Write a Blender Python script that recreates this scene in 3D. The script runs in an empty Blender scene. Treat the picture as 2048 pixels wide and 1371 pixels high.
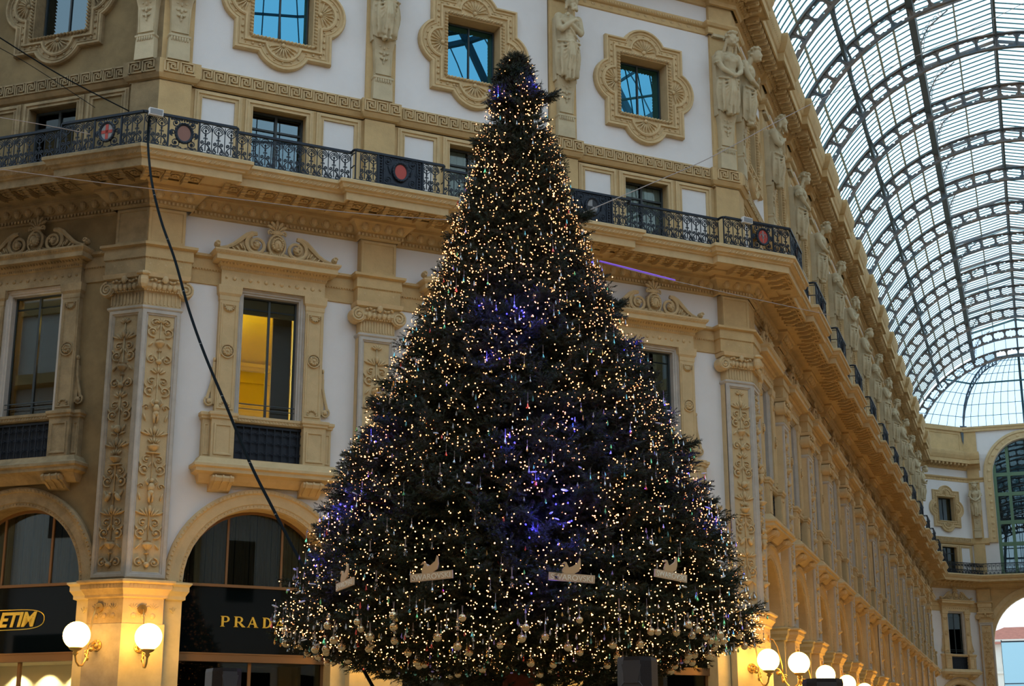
import bpy, math, random
import numpy as np
from mathutils import Matrix, Vector
rnd = random.Random(7)
SC = bpy.context.scene
COL = SC.collection
PI = math.pi
S2 = math.sqrt(.5)

# ------------------------------------------------------------------ camera, world, exposure
def look_matrix(yaw, pitch, roll):
    y, p, r = map(math.radians, (yaw, pitch, roll))
    fw = Vector((math.sin(y)*math.cos(p), math.cos(y)*math.cos(p), math.sin(p)))
    rt = Vector((math.cos(y), -math.sin(y), 0)); up = rt.cross(fw)
    c, s = math.cos(r), math.sin(r)
    X = c*rt + s*up; Y = -s*rt + c*up; Z = -fw
    return Matrix(((X.x, Y.x, Z.x), (X.y, Y.y, Z.y), (X.z, Y.z, Z.z))).to_4x4()
cam = bpy.data.cameras.new('camera')
cam.sensor_width = 36.0
cam.lens = 3016.1*36.0/2048.0
cam.clip_start = .1; cam.clip_end = 600
cam_o = bpy.data.objects.new('camera', cam); COL.objects.link(cam_o)
cam_o.matrix_world = Matrix.Translation((-5.676, -26.927, 1.6)) @ look_matrix(26.165, 15.72, -.114)
SC.camera = cam_o

w = bpy.data.worlds.new('sky'); SC.world = w; w.use_nodes = True
nt = w.node_tree; nt.nodes.clear()
bg = nt.nodes.new('ShaderNodeBackground'); out = nt.nodes.new('ShaderNodeOutputWorld')
tc = nt.nodes.new('ShaderNodeTexCoord'); sx = nt.nodes.new('ShaderNodeSeparateXYZ')
cr = nt.nodes.new('ShaderNodeValToRGB'); ns = nt.nodes.new('ShaderNodeTexNoise'); ad = nt.nodes.new('ShaderNodeMath')
ns.inputs['Scale'].default_value = 2.2; ns.inputs['Detail'].default_value = 5
ad.operation = 'MULTIPLY_ADD'; ad.inputs[1].default_value = .35; 
nt.links.new(tc.outputs['Generated'], sx.inputs[0]); nt.links.new(tc.outputs['Generated'], ns.inputs['Vector'])
nt.links.new(ns.outputs['Fac'], ad.inputs[0]); nt.links.new(sx.outputs['Z'], ad.inputs[2])
nt.links.new(ad.outputs[0], cr.inputs[0])
cr.color_ramp.elements[0].position = .0; cr.color_ramp.elements[0].color = (.85, .94, 1, 1)
cr.color_ramp.elements[1].position = 1.1 if False else 1.0; cr.color_ramp.elements[1].color = (.58, .82, 1, 1)
nt.links.new(cr.outputs[0], bg.inputs['Color']); bg.inputs['Strength'].default_value = 1.8
nt.links.new(bg.outputs[0], out.inputs[0])
SC.view_settings.view_transform = 'Standard'; SC.view_settings.look = 'None'
SC.view_settings.exposure = 0.0; SC.view_settings.gamma = 1.0
try:
    SC.view_settings.use_curve_mapping = False
    SC.cycles.use_denoising = True
    SC.cycles.max_bounces = 6; SC.cycles.diffuse_bounces = 3; SC.cycles.glossy_bounces = 3
    SC.cycles.transparent_max_bounces = 16; SC.cycles.transmission_bounces = 4
    SC.cycles.sample_clamp_indirect = 4.0; SC.cycles.caustics_reflective = False; SC.cycles.caustics_refractive = False
except Exception: pass

# ------------------------------------------------------------------ dimensions (metres)
LM = 13.286           # length of the chamfer wall
A0, BW, PW = .593, 3.6, .612
TB = BW + PW          # bay spacing
BC = [2.393, 6.643, 10.893]            # bay centres, front wall
PC = [.30, 4.499, 8.787, 12.986]       # pilasters, front wall
NB = 14
LA = 2*A0 + NB*TB - PW                 # arm length 59.54
HW = 6.2                               # half width of the arm

# ------------------------------------------------------------------ materials
def mat(name, color, rough=.8, metal=0.0, noise=0.0, nscale=3.0, bump=0.0, bscale=30.0, emit=None, estr=0.0, color2=None, spec=.3, coat=0):
    m = bpy.data.materials.new(name); m.use_nodes = True
    n = m.node_tree; b = n.nodes['Principled BSDF']
    b.inputs['Base Color'].default_value = (*color, 1); b.inputs['Roughness'].default_value = rough
    b.inputs['Metallic'].default_value = metal; b.inputs['Specular IOR Level'].default_value = spec
    if coat: b.inputs['Coat Weight'].default_value = coat
    if noise > 0:
        t = n.nodes.new('ShaderNodeTexCoord'); x = n.nodes.new('ShaderNodeTexNoise'); r = n.nodes.new('ShaderNodeValToRGB')
        geo = n.nodes.new('ShaderNodeNewGeometry')
        x.inputs['Scale'].default_value = nscale; x.inputs['Detail'].default_value = 6; x.inputs['Roughness'].default_value = .65
        n.links.new(geo.outputs['Position'], x.inputs['Vector']); n.links.new(x.outputs['Fac'], r.inputs[0])
        c2 = color2 or tuple(c*(1-noise) for c in color)
        r.color_ramp.elements[0].position = .35; r.color_ramp.elements[0].color = (*c2, 1)
        r.color_ramp.elements[1].position = .62; r.color_ramp.elements[1].color = (*color, 1)
        n.links.new(r.outputs[0], b.inputs['Base Color'])
    if bump > 0:
        geo2 = n.nodes.new('ShaderNodeNewGeometry'); y = n.nodes.new('ShaderNodeTexNoise'); bp = n.nodes.new('ShaderNodeBump')
        y.inputs['Scale'].default_value = bscale; y.inputs['Detail'].default_value = 4
        n.links.new(geo2.outputs['Position'], y.inputs['Vector']); n.links.new(y.outputs['Fac'], bp.inputs['Height'])
        bp.inputs['Strength'].default_value = bump; bp.inputs['Distance'].default_value = .02
        n.links.new(bp.outputs[0], b.inputs['Normal'])
    if emit:
        b.inputs['Emission Color'].default_value = (*emit, 1); b.inputs['Emission Strength'].default_value = estr
    return m
def glass_mat(name, tint, base_refl=.06, dark=0.0, rough=.0):
    m = bpy.data.materials.new(name); m.use_nodes = True; n = m.node_tree; n.nodes.clear()
    o = n.nodes.new('ShaderNodeOutputMaterial'); mx = n.nodes.new('ShaderNodeMixShader'); tr = n.nodes.new('ShaderNodeBsdfTransparent')
    gl = n.nodes.new('ShaderNodeBsdfGlossy'); fr = n.nodes.new('ShaderNodeFresnel'); a = n.nodes.new('ShaderNodeMath')
    fr.inputs['IOR'].default_value = 1.5; a.operation = 'ADD'; a.inputs[1].default_value = base_refl; a.use_clamp = True
    tr.inputs['Color'].default_value = (*tint, 1); gl.inputs['Roughness'].default_value = rough
    n.links.new(fr.outputs[0], a.inputs[0]); n.links.new(a.outputs[0], mx.inputs[0])
    n.links.new(tr.outputs[0], mx.inputs[1]); n.links.new(gl.outputs[0], mx.inputs[2]); n.links.new(mx.outputs[0], o.inputs[0])
    return m
def frosted_mat(name, tint=(.97, 1, 1), tcol=(.97, .97, .92)):
    m = bpy.data.materials.new(name); m.use_nodes = True; n = m.node_tree; n.nodes.clear()
    o = n.nodes.new('ShaderNodeOutputMaterial'); mx = n.nodes.new('ShaderNodeMixShader'); tr = n.nodes.new('ShaderNodeBsdfTransparent')
    tl = n.nodes.new('ShaderNodeBsdfTranslucent'); nz = n.nodes.new('ShaderNodeTexNoise'); g = n.nodes.new('ShaderNodeNewGeometry')
    mr = n.nodes.new('ShaderNodeMapRange')
    nz.inputs['Scale'].default_value = .35; nz.inputs['Detail'].default_value = 2
    mr.inputs[1].default_value = .42; mr.inputs[2].default_value = .62; mr.inputs[3].default_value = .12; mr.inputs[4].default_value = .32
    tr.inputs['Color'].default_value = (*tint, 1); tl.inputs['Color'].default_value = (*tcol, 1)
    n.links.new(g.outputs['Position'], nz.inputs['Vector']); n.links.new(nz.outputs['Fac'], mr.inputs[0]); n.links.new(mr.outputs[0], mx.inputs[0])
    n.links.new(tr.outputs[0], mx.inputs[1]); n.links.new(tl.outputs[0], mx.inputs[2]); n.links.new(mx.outputs[0], o.inputs[0])
    return m
M = {}
M['stone'] = mat('ochre_stone', (.61, .425, .21), .85, noise=.16, nscale=2.5, bump=.25, bscale=40)
M['stone_hi'] = mat('carved_stone', (.64, .47, .26), .85, noise=.12, nscale=4, bump=.2, bscale=50)
M['statue'] = mat('statue_stone', (.56, .46, .30), .8, noise=.15, nscale=3, bump=.15, bscale=60)
M['plaster'] = mat('white_plaster', (.77, .74, .74), .9, noise=.05, nscale=1.2, bump=.08, bscale=60)
M['marble'] = mat('grey_marble', (.52, .47, .42), .55, noise=.15, nscale=5)
M['plinth'] = mat('pale_plinth_marble', (.66, .54, .30), .4, noise=.18, nscale=2.5)
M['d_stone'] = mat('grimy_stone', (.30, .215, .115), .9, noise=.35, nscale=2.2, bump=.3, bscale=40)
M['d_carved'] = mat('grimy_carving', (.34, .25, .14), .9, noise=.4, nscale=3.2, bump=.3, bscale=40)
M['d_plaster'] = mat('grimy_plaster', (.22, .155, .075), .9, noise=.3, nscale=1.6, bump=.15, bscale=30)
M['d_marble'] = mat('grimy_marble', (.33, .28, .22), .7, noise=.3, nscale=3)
M['iron'] = mat('black_iron', (.012, .018, .03), .45, metal=.3, spec=.4)
M['steel'] = mat('roof_iron', (.10, .13, .155), .6, metal=.2)
M['roofbrown'] = mat('rusty_roof_iron', (.20, .15, .12), .7, noise=.4, nscale=1.5, color2=(.10, .13, .16))
M['bar'] = mat('teal_glazing_bar', (.055, .17, .19), .6)
M['purlin'] = mat('pale_green_purlin', (.36, .38, .33), .7)
M['dark'] = mat('dark_interior', (.015, .014, .013), .9)
M['frame'] = mat('window_frame_paint', (.045, .055, .06), .5)
M['glass'] = glass_mat('window_glass', (.72, .76, .74), .03)
for _n in M['glass'].node_tree.nodes:
    if _n.type == 'BSDF_GLOSSY': _n.inputs['Color'].default_value = (.42, .46, .46, 1)
M['glass_blue_refl'] = glass_mat('blue_reflection_glass', (.12, .16, .2), .55)  # blue of the reflected roof is put into the gloss colour
_g = M['glass_blue_refl'].node_tree.nodes
for _n in _g:
    if _n.type == 'BSDF_GLOSSY': _n.inputs['Color'].default_value = (.11, .38, .56, 1)
M['glass_dim'] = glass_mat('dim_window_glass', (.42, .5, .5), .22)
_g = M['glass_dim'].node_tree.nodes
for _n in _g:
    if _n.type == 'BSDF_GLOSSY': _n.inputs['Color'].default_value = (.35, .46, .52, 1)
M['roofglass'] = frosted_mat('frosted_roof_glass')
M['endglass'] = frosted_mat('clear_roof_glass', (.66, .80, .95), (.62, .72, .85))
M['black_glass'] = mat('black_sign_glass', (.002, .004, .005), .03, spec=.22)
M['gold'] = mat('glowing_gold_letters', (.80, .52, .08), .35, metal=.6, emit=(.8, .5, .06), estr=.12)  # light on the letters put in as a faint emission
M['brass'] = mat('brass', (.62, .40, .13), .3, metal=.9)
M['bronze'] = mat('bronze_band', (.22, .12, .055), .45, metal=.3)
M['globe'] = mat('lit_globe', (.9, .9, .85), .4, emit=(1, .52, .085), estr=27)
M['curtain'] = mat('brown_curtain', (.20, .15, .105), .9)
M['curtain_w'] = mat('white_curtain', (.84, .86, .80), .9)
M['curtain_y'] = mat('amber_curtain', (.66, .50, .2), .9)  # yellow curtains; in arcade arches the amber light is put into this colour
M['room'] = mat('yellow_room_wall', (.80, .60, .10), .8)
M['room_dark'] = mat('brown_room_wall', (.10, .06, .03), .8)
M['shop'] = mat('cream_shop_wall', (.75, .68, .48), .6)
M['white'] = mat('white_paint', (.80, .78, .78), .6)
M['red'] = mat('red_enamel', (.42, .06, .045), .4)
M['brown'] = mat('brown_enamel', (.26, .12, .09), .4)
M['enblack'] = mat('black_enamel', (.02, .02, .025), .4)
M['enwhite'] = mat('white_enamel', (.26, .26, .27), .4)
M['rubber'] = mat('black_cable', (.006, .010, .013), .85, spec=.1)
M['wire'] = mat('pale_wire', (.36, .30, .28), .6)
M['violet'] = mat('violet_glow_wire', (.25, .12, .7), .5, emit=(.22, .08, .9), estr=.35)  # violet light falling on the wire, put in as colour and emission
M['needles'] = mat('fir_needles', (.014, .030, .011), .7, noise=.4, nscale=6, color2=(.036, .025, .008))  # brown second tone holds the warm glow of the bulbs
M['core'] = mat('dark_core', (.012, .014, .007), 1.0)  # dark solid core added for shaded depth inside the foliage
M['bark'] = mat('red_brown_trunk', (.16, .04, .02), .8, noise=.4, nscale=8, bump=.5, bscale=20)
M['bulb'] = mat('warm_bulb', (1, .8, .5), .4, emit=(1, .35, .12), estr=6)
M['bulb_w'] = mat('warm_white_bulb', (1, .9, .6), .4, emit=(1, .52, .19), estr=6)
M['bulb_b'] = mat('blue_bulb', (.1, .1, .9), .4, emit=(.05, .04, 1), estr=5)  # bulbs added among the branches that show blue light
M['plank'] = mat('pale_wood_sign', (.62, .45, .30), .7)
M['plankletter'] = mat('sign_lettering', (.88, .80, .68), .6)
M['swan'] = mat('tan_swan', (.62, .42, .24), .6)
M['green_paint'] = mat('green_painted_iron', (.13, .22, .14), .6)
M['speaker'] = mat('black_speaker_case', (.012, .012, .018), .5, bump=.2, bscale=150)
M['speaker_g'] = mat('speaker_grille', (.05, .05, .06), .7)
M['roof_tile'] = mat('red_roof_tiles', (.45, .16, .11), .9, noise=.2)
M['far_wall'] = mat('pale_far_wall', (.72, .66, .58), .9)
M['tarp'] = mat('light_blue_sheeting', (.42, .66, .80), .8)
M['floor'] = mat('marble_floor', (.52, .38, .22), .3, noise=.3, nscale=1.0)
M['frost'] = mat('silver_frost', (.65, .68, .72), .5)
CRY = []
for nm, c in (('clear', (.48, .49, .50)), ('aqua', (.22, .6, .65)), ('green', (.25, .75, .35)), ('amber', (.85, .5, .15)), ('red', (.85, .15, .12)), ('violet', (.45, .35, .9))):
    CRY.append(mat('crystal_'+nm, c, .08, metal=.85))
M['bauble'] = mat('glass_bauble', (.72, .56, .34), .07, metal=.8)

# ------------------------------------------------------------------ mesh builder (local: x along wall, o = outwards, z up)
class MB:
    def __init__(s): s.v = []; s.f = []; s.m = []
    def add(s, vs, fs, m=0):
        b = len(s.v); s.v.extend(vs); s.f.extend([tuple(b+i for i in f) for f in fs]); s.m.extend([m]*len(fs))
    def box(s, x0, x1, o0, o1, z0, z1, m=0):
        s.add([(x0,-o0,z0),(x1,-o0,z0),(x1,-o1,z0),(x0,-o1,z0),(x0,-o0,z1),(x1,-o0,z1),(x1,-o1,z1),(x0,-o1,z1)],
              [(0,1,2,3),(4,7,6,5),(3,2,6,7),(0,4,5,1),(0,3,7,4),(1,5,6,2)], m)
    def loft(s, rings, m=0, closed=True, cap=True):
        n = len(rings[0]); vs = [p for r in rings for p in r]; fs = []
        for k in range(len(rings)-1):
            for i in range(n if closed else n-1):
                j = (i+1) % n; fs.append((k*n+i, k*n+j, (k+1)*n+j, (k+1)*n+i))
        if cap and closed: fs.append(tuple(range(n))[::-1]); fs.append(tuple((len(rings)-1)*n+i for i in range(n)))
        s.add(vs, fs, m)
    def prism(s, pts, o0, o1, m=0):                     # pts (x,z)
        s.loft([[(x,-o0,z) for x,z in pts],[(x,-o1,z) for x,z in pts]], m)
    def strips(s, outlines, m=0, closed=True):          # outlines: lists of (x,z) with an o each
        s.loft([[(x,-o,z) for x,z in pts] for pts, o in outlines], m, closed, False)
    def ell(s, c, r, nu=10, nv=6, m=0, rz=0.0, tilt=0.0):
        x,o,z = c; vs=[]; fs=[]
        for j in range(nv+1):
            t = PI*j/nv
            for i in range(nu):
                a = 2*PI*i/nu; px=r[0]*math.sin(t)*math.cos(a); po=r[1]*math.sin(t)*math.sin(a); pz=r[2]*math.cos(t)
                if tilt: px,pz = px*math.cos(tilt)-pz*math.sin(tilt), px*math.sin(tilt)+pz*math.cos(tilt)
                vs.append((x+px, -(o+po), z+pz))
        for j in range(nv):
            for i in range(nu):
                k=(i+1)%nu; fs.append((j*nu+i, (j+1)*nu+i, (j+1)*nu+k, j*nu+k))
        s.add(vs, fs, m)
    def lathe(s, c, prof, n=16, m=0):                   # prof (r,z) around vertical axis at (x,o)
        s.loft([[(c[0]+r*math.cos(2*PI*i/n), -(c[1]+r*math.sin(2*PI*i/n)), z) for i in range(n)] for r,z in prof], m)
    def tube(s, pts, r, n=6, m=0, cap=True):            # pts (x,o,z); r number or list
        P=[Vector((p[0],-p[1],p[2])) for p in pts]; k=len(P); rs = r if isinstance(r,(list,tuple)) else [r]*k
        rings=[]; up=None
        for i in range(k):
            d=(P[min(i+1,k-1)]-P[max(i-1,0)])
            d = d.normalized() if d.length>1e-9 else Vector((0,0,1))
            if up is None or abs(up.dot(d))>.98: up = Vector((0,1,0)) if abs(d.y)<.9 else Vector((1,0,0))
            a=d.cross(up).normalized(); b=a.cross(d).normalized(); up=b
            rings.append([tuple(P[i]+rs[i]*(math.cos(2*PI*j/n+PI/n)*a+math.sin(2*PI*j/n+PI/n)*b)) for j in range(n)])
        s.loft(rings, m, True, cap)
    def mesh(s, name, mats, smooth=False):
        me=bpy.data.meshes.new(name); me.from_pydata([tuple(v) for v in s.v],[],s.f)
        for x in (mats if isinstance(mats,(list,tuple)) else [mats]): me.materials.append(M[x] if isinstance(x,str) else x)
        if any(s.m): me.polygons.foreach_set('material_index', s.m)
        if smooth: me.polygons.foreach_set('use_smooth', [True]*len(s.f))
        me.update(); return me
def spiral(cx, cz, r0, r1, a0, turns, n=22, o=0.0):
    return [(cx+(r0+(r1-r0)*t)*math.cos(a0+turns*2*PI*t), o, cz+(r0+(r1-r0)*t)*math.sin(a0+turns*2*PI*t)) for t in [i/(n-1) for i in range(n)]]
def arc(cx, cz, r, a0, a1, n, rz=None):
    return [(cx+r*math.cos(a0+(a1-a0)*i/n), cz+(rz or r)*math.sin(a0+(a1-a0)*i/n)) for i in range(n+1)]
def rect(x0,x1,z0,z1): return [(x0,z0),(x1,z0),(x1,z1),(x0,z1)]
def frame_prof(mb, x0,x1,z0,z1, prof, m=0):             # mitred picture-frame moulding: prof (inset, o)
    mb.strips([(rect(x0+d,x1-d,z0+d,z1-d), o) for d,o in prof], m)
def uframe(mb, x0,x1,z0,z1, prof, m=0):                 # same, open at the bottom
    mb.strips([([(x0+d,z0),(x0+d,z1-d),(x1-d,z1-d),(x1-d,z0)], o) for d,o in prof], m, False)

# ------------------------------------------------------------------ objects
def tag(o, label=None, cat=None, group=None, kind=None):
    if label: o['label']=label
    if cat: o['category']=cat
    if group: o['group']=group
    if kind: o['kind']=kind
    return o
def ob(name, me, parent=None, mtx=None):
    o=bpy.data.objects.new(name, me); COL.objects.link(o)
    if parent is not None: o.parent=parent
    if mtx is not None: o.matrix_world=mtx
    return o
def empty(name, mtx):
    o=bpy.data.objects.new(name, None); o.empty_display_size=.2; COL.objects.link(o); o.matrix_world=mtx; return o
def inst(parts, name, mtx, label, cat, group=None, kind=None, extra=None):
    """parts: [(part_name, mesh, label or None, [(sub_name, mesh)])]"""
    e=empty(name, mtx); tag(e, label, cat, group, kind)
    for p in parts:
        o=bpy.data.objects.new(p[0], p[1]); COL.objects.link(o); o.parent=e
        if len(p)>2 and p[2]: o['label']=p[2]
        if len(p)>3:
            for sn,sm in p[3]:
                q=bpy.data.objects.new(sn, sm); COL.objects.link(q); q.parent=o
    return e
_var={}
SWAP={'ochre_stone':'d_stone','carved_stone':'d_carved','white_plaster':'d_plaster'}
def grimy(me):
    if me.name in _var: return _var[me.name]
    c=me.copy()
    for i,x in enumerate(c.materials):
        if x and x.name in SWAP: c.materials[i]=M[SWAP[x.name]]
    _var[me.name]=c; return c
def grimy_parts(parts):
    return [(p[0], grimy(p[1]), *(p[2:3]), *([[(a,grimy(b)) for a,b in p[3]]] if len(p)>3 else [])) for p in parts]

def RZ(d): return Matrix.Rotation(math.radians(d),4,'Z')
PE = Vector((LM+LA*S2, LA*S2, 0))                        # far end of the arm wall
def fr(face, s, z=0.0):
    if face=='M': return Matrix.Translation((s,0,z))
    if face=='L': return Matrix.Translation((-s*S2, s*S2, z)) @ RZ(-45)
    if face=='A': return Matrix.Translation((LM+s*S2, s*S2, z)) @ RZ(45)
    if face=='E': return Matrix.Translation((PE.x+s, PE.y, z))
    if face=='C': return Matrix.Translation((PE.x+3.6+s*S2, PE.y-s*S2, z)) @ RZ(-45)

# wall line with projections at the pilasters; list of 2-D points, interior on the right-hand side
def wall_path(e, r, xe=7.0):
    pts=[]
    def P(face, s, off):
        v = fr(face,s) @ Vector((0,-off,0)); pts.append((v.x,v.y))
    for k in (2,1):
        c=A0+TB*k-PW/2
        if k==2: P('L', c, 0); P('L', c-e,0) if False else None
        else:
            P('L', c+e,0); P('L', c+e,r); P('L', c-e,r); P('L', c-e,0)
    P('L', .3+e, 0); P('L', .3+e, r)
    t=r*math.tan(math.radians(22.5)); pts.append((-t,-r))
    P('M', .3+e, r); P('M', .3+e, 0)
    for c in PC[1:3]: P('M',c-e,0); P('M',c-e,r); P('M',c+e,r); P('M',c+e,0)
    P('M', LM-.3-e,0); P('M', LM-.3-e,r); pts.append((LM+t,-r)); P('A', .3+e,r); P('A', .3+e,0)
    for k in range(1,NB): 
        c=.3+TB*k-.013
        P('A',c-e,0); P('A',c-e,r); P('A',c+e,r); P('A',c+e,0)
    P('A', LA, 0)
    P('E', 3.6, 0)
    P('C', .3,0); P('C', xe, 0)
    return pts
def offset(pts, d):
    out=[]; n=len(pts)
    for i in range(n):
        p=Vector(pts[i]); a=(p-Vector(pts[i-1])).normalized() if i>0 else None; b=(Vector(pts[i+1])-p).normalized() if i<n-1 else None
        if a is None: a=b
        if b is None: b=a
        na=Vector((a.y,-a.x)); nb=Vector((b.y,-b.x)); m=na+nb
        k = d/max(.3,(1+na.dot(nb)))
        out.append(p+m*k)
    return out
def sweep(name, prof, e, r, matname, xe=7.0):
    base=wall_path(e,r,xe); mb=MB(); rings=[]
    for o,z in prof:
        rings.append([(q.x,q.y,z) for q in offset(base,o)])
    n=len(base); vs=[v for rg in rings for v in rg]; fs=[]
    for k in range(len(rings)-1):
        for i in range(n-1): fs.append((k*n+i,(k+1)*n+i,(k+1)*n+i+1,k*n+i+1))
    fs.append(tuple(k*n+n-1 for k in range(len(rings)))); mb.add(vs,fs); mb.m=[1 if f[0]%n<7 else 0 for f in fs]; return mb.mesh(name, [matname,'d_carved' if matname=='stone_hi' else 'd_stone'])
# ------------------------------------------------------------------ continuous trims and walls
def struct(name, me, label, cat='trim', parent=None):
    o=ob(name, me, parent); 
    if parent is None: tag(o,label,cat,None,'structure')
    return o
ti=0
for xe,prof,e,r,mt,lab in (
    (.85,[(0,10.40),(.03,10.41),(.03,10.68),(.06,10.70),(.05,10.90),(.12,10.93),(.12,10.98),(0,10.99)],.42,.24,'stone','ochre architrave band running between the lower pilaster capitals'),
    (7.0,[(0,11.72),(.04,11.74),(.06,11.84),(.10,11.86),(.22,12.0),(.27,12.02),(.27,12.08),(.50,12.09),(.50,12.13),(0,12.14)],.40,.22,'stone','egg and dart cornice course under the balcony slab'),
    (7.0,[(0,12.12),(.96,12.13),(.98,12.10),(1.02,12.10),(1.02,12.25),(1.06,12.26),(1.07,12.29),(1.12,12.31),(1.15,12.38),(1.19,12.40),(1.19,12.46),(1.14,12.49),(0,12.5)],.05,.18,'stone_hi','projecting balcony slab edge carried around the corner'),
    (1.02,[(0,14.36),(.0,14.38),(.05,14.40),(.09,14.46),(.10,14.48),(.10,14.78),(.0,14.80)],.33,.10,'stone','meander band course above the mezzanine windows'),
    (1.0,[(0,18.18),(.03,18.2),(.03,18.34),(.08,18.36),(.12,18.42),(.12,18.46),(0,18.48)],.34,.14,'stone','beaded string course behind the statue heads'),
    (.85,[(0,18.92),(.06,18.93),(.08,19.02),(.2,19.12),(.24,19.16),(.24,19.22),(.60,19.26),(.62,19.22),(.66,19.22),(.66,19.44),(.70,19.48),(.78,19.68),(.81,19.84),(.81,19.92),(0,19.94)],.28,.16,'stone','projecting eaves cornice below the glass roof')):
    ti+=1; struct('trim_%d'%ti, sweep('trim_mesh_%d'%ti,prof,e,r,mt,xe), lab)

def bay_wall(mb, arch=True, quat=True, m_lo=0, m_mid=1, m_hi=0):
    X=1.8
    # z 0..4.8 beside the arch jambs handled by plinths ; lower wall 4.8..11.75
    R=1.41
    N=20
    a=[(R*math.cos(PI*i/N), 4.8+R*math.sin(PI*i/N)) for i in range(N+1)]
    for i in range(N):
        (x0,z0),(x1,z1)=a[i],a[i+1]
        mb.add([(x1,0,z1),(x0,0,z0),(x0,0,6.3),(x1,0,6.3)],[(0,1,2,3)],m_lo)
    for s in (-1,1): 
        xx=sorted((s*R,s*X)); mb.box(xx[0],xx[1],-.35,0,4.8,6.3,m_lo)
    mb.box(-X,X,-.35,0,6.3,7.1,m_lo)
    for s in (-1,1):
        xx=sorted((s*.55,s*X)); mb.box(xx[0],xx[1],-.35,0,7.1,10.3,m_lo)
    mb.box(-.55,.55,-.35,0,7.1,7.93,m_lo)
    mb.box(-X,X,-.35,0,10.3,12.3,m_lo)
    # mezzanine 12.3..14.4
    for s in (-1,1):
        xx=sorted((s*.56,s*X)); mb.box(xx[0],xx[1],-.3,0,12.3,14.4,m_mid)
    mb.box(-.56,.56,-.3,0,14.22,14.4,m_mid)
    mb.box(-.56,.56,-.3,0,12.3,12.35,m_mid)
    # upper 14.4..19.3
    for s in (-1,1):
        xx=sorted((s*.67,s*X)); mb.box(xx[0],xx[1],-.35,0,14.4,19.3,m_hi)
    mb.box(-.67,.67,-.35,0,14.4,15.71,m_hi); mb.box(-.67,.67,-.35,0,17.21,19.3,m_hi)
def wall_mesh(): 
    mb=MB(); bay_wall(mb); return mb.mesh('bay_wall',['plaster','stone'])
WALLME=wall_mesh()
def band(x0,x1):
    mb=MB(); mb.box(x0,x1,-.35,0,0,12.3,0); mb.box(x0,x1,-.3,0,12.3,14.4,1); mb.box(x0,x1,-.35,0,14.4,19.3,0); return mb.mesh('pier_wall',['plaster','stone'])
def build_wall(name, face, centres, piers, label, dirty=False):
    e=empty(name, Matrix.Identity(4)); tag(e,label,'wall',None,'structure')
    for c in centres:
        ob('bay_wall', grimy(WALLME) if dirty else WALLME, e, fr(face,c))
    for x0,x1 in piers:
        me=band(x0,x1) if face!='L' else band(-x1,-x0)
        if dirty: me=grimy(me)
        ob('pier_wall', me, e, fr(face,0))
    return e
build_wall('wall_front','M',BC,[(-.0,.593),(4.193,4.805),(8.481,9.093),(12.693,LM)],'white plastered chamfer wall with three window bays behind the Christmas tree')
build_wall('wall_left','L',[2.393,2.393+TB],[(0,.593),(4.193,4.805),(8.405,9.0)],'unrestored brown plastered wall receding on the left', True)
AC=[2.393+TB*k for k in range(NB)]
build_wall('wall_right','A',AC,[(0,.593)]+[(A0+TB*k-PW,A0+TB*k) for k in range(1,NB)]+[(LA-.593,LA)],'long white and ochre arcade wall receding under the glass vault')
build_wall('wall_end','E',[1.8],[],'angled end wall with one window bay at the far end of the arcade')

# ------------------------------------------------------------------ ornament fitted per bay: egg course, rope, modillions, meander
def ornament_bay(w=1.8, ress=False, dz=0):
    """returns dict of meshes for a straight run of half-width w"""
    x=-w
    eggs=MB(); n=max(1,round(2*w/.245)); st=2*w/n
    for i in range(n):
        c=-w+st*(i+.5)
        eggs.ell((c,.17,11.93),(.072,.075,.095),10,7)
        eggs.tube([(c+.088*math.cos(PI*(1+t/5.)),.155+.03*0,11.97+.125*math.sin(PI*(1+t/5.))) for t in range(6)],.019,4)
    n=round(2*w/.075); st=2*w/n
    for i in range(n): 
        c=-w+st*(i+.5); eggs.box(c-.02,c+.02,.04,.09,11.77,11.82)
    return eggs
def modillions(w, o0=.50, o1=.97, z=12.12):
    mb=MB(); n=max(1,round(2*w/.37)); st=2*w/n
    for i in range(n):
        c=-w+st*i
        for k in range(7):                       # scrolled bracket under the slab
            t=k/6; oo=o0+(o1-o0)*t; zz=z-.085-.035*math.sin(t*PI*1.6)+.03*t
            if k<6: mb.box(c-.045,c+.045,oo,oo+(o1-o0)/6+.01,zz,z+.02)
        cc=c+st/2
        mb.strips([(arc(cc,0,0,0,1,1),0)],0) if False else None
        for q in range(7):
            a=2*PI*q/7; mb.ell((cc+.06*math.cos(a),(o0+o1)/2+.06*math.sin(a),z-.012),(.034,.034,.02),6,4)
        mb.ell((cc,(o0+o1)/2,z-.03),(.03,.03,.03),6,4)
        for sx in (-1,1): mb.box(cc+sx*.115-.008,cc+sx*.115+.008,o0+.06,o1-.06,z-.03,z+.01)
        mb.box(cc-.12,cc+.12,o0+.04,o0+.06,z-.03,z+.01); mb.box(cc-.12,cc+.12,o1-.06,o1-.04,z-.03,z+.01)
    return mb
def rope(w, o, z, h=.05, st=.07, mb=None):
    mb=mb or MB(); n=round(2*w/st); st=2*w/n
    for i in range(n):
        c=-w+st*(i+.5)
        mb.add([(c-st*.6,-o,z),(c-st*.1,-o,z),(c+st*.6,-o,z+h),(c+st*.1,-o,z+h),(c-st*.3,-o-.022,z+.004),(c+st*.35,-o-.022,z+h-.004)],
               [(0,4,5,3),(4,1,2,5),(0,1,4),(3,5,2)])
    return mb
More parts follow.
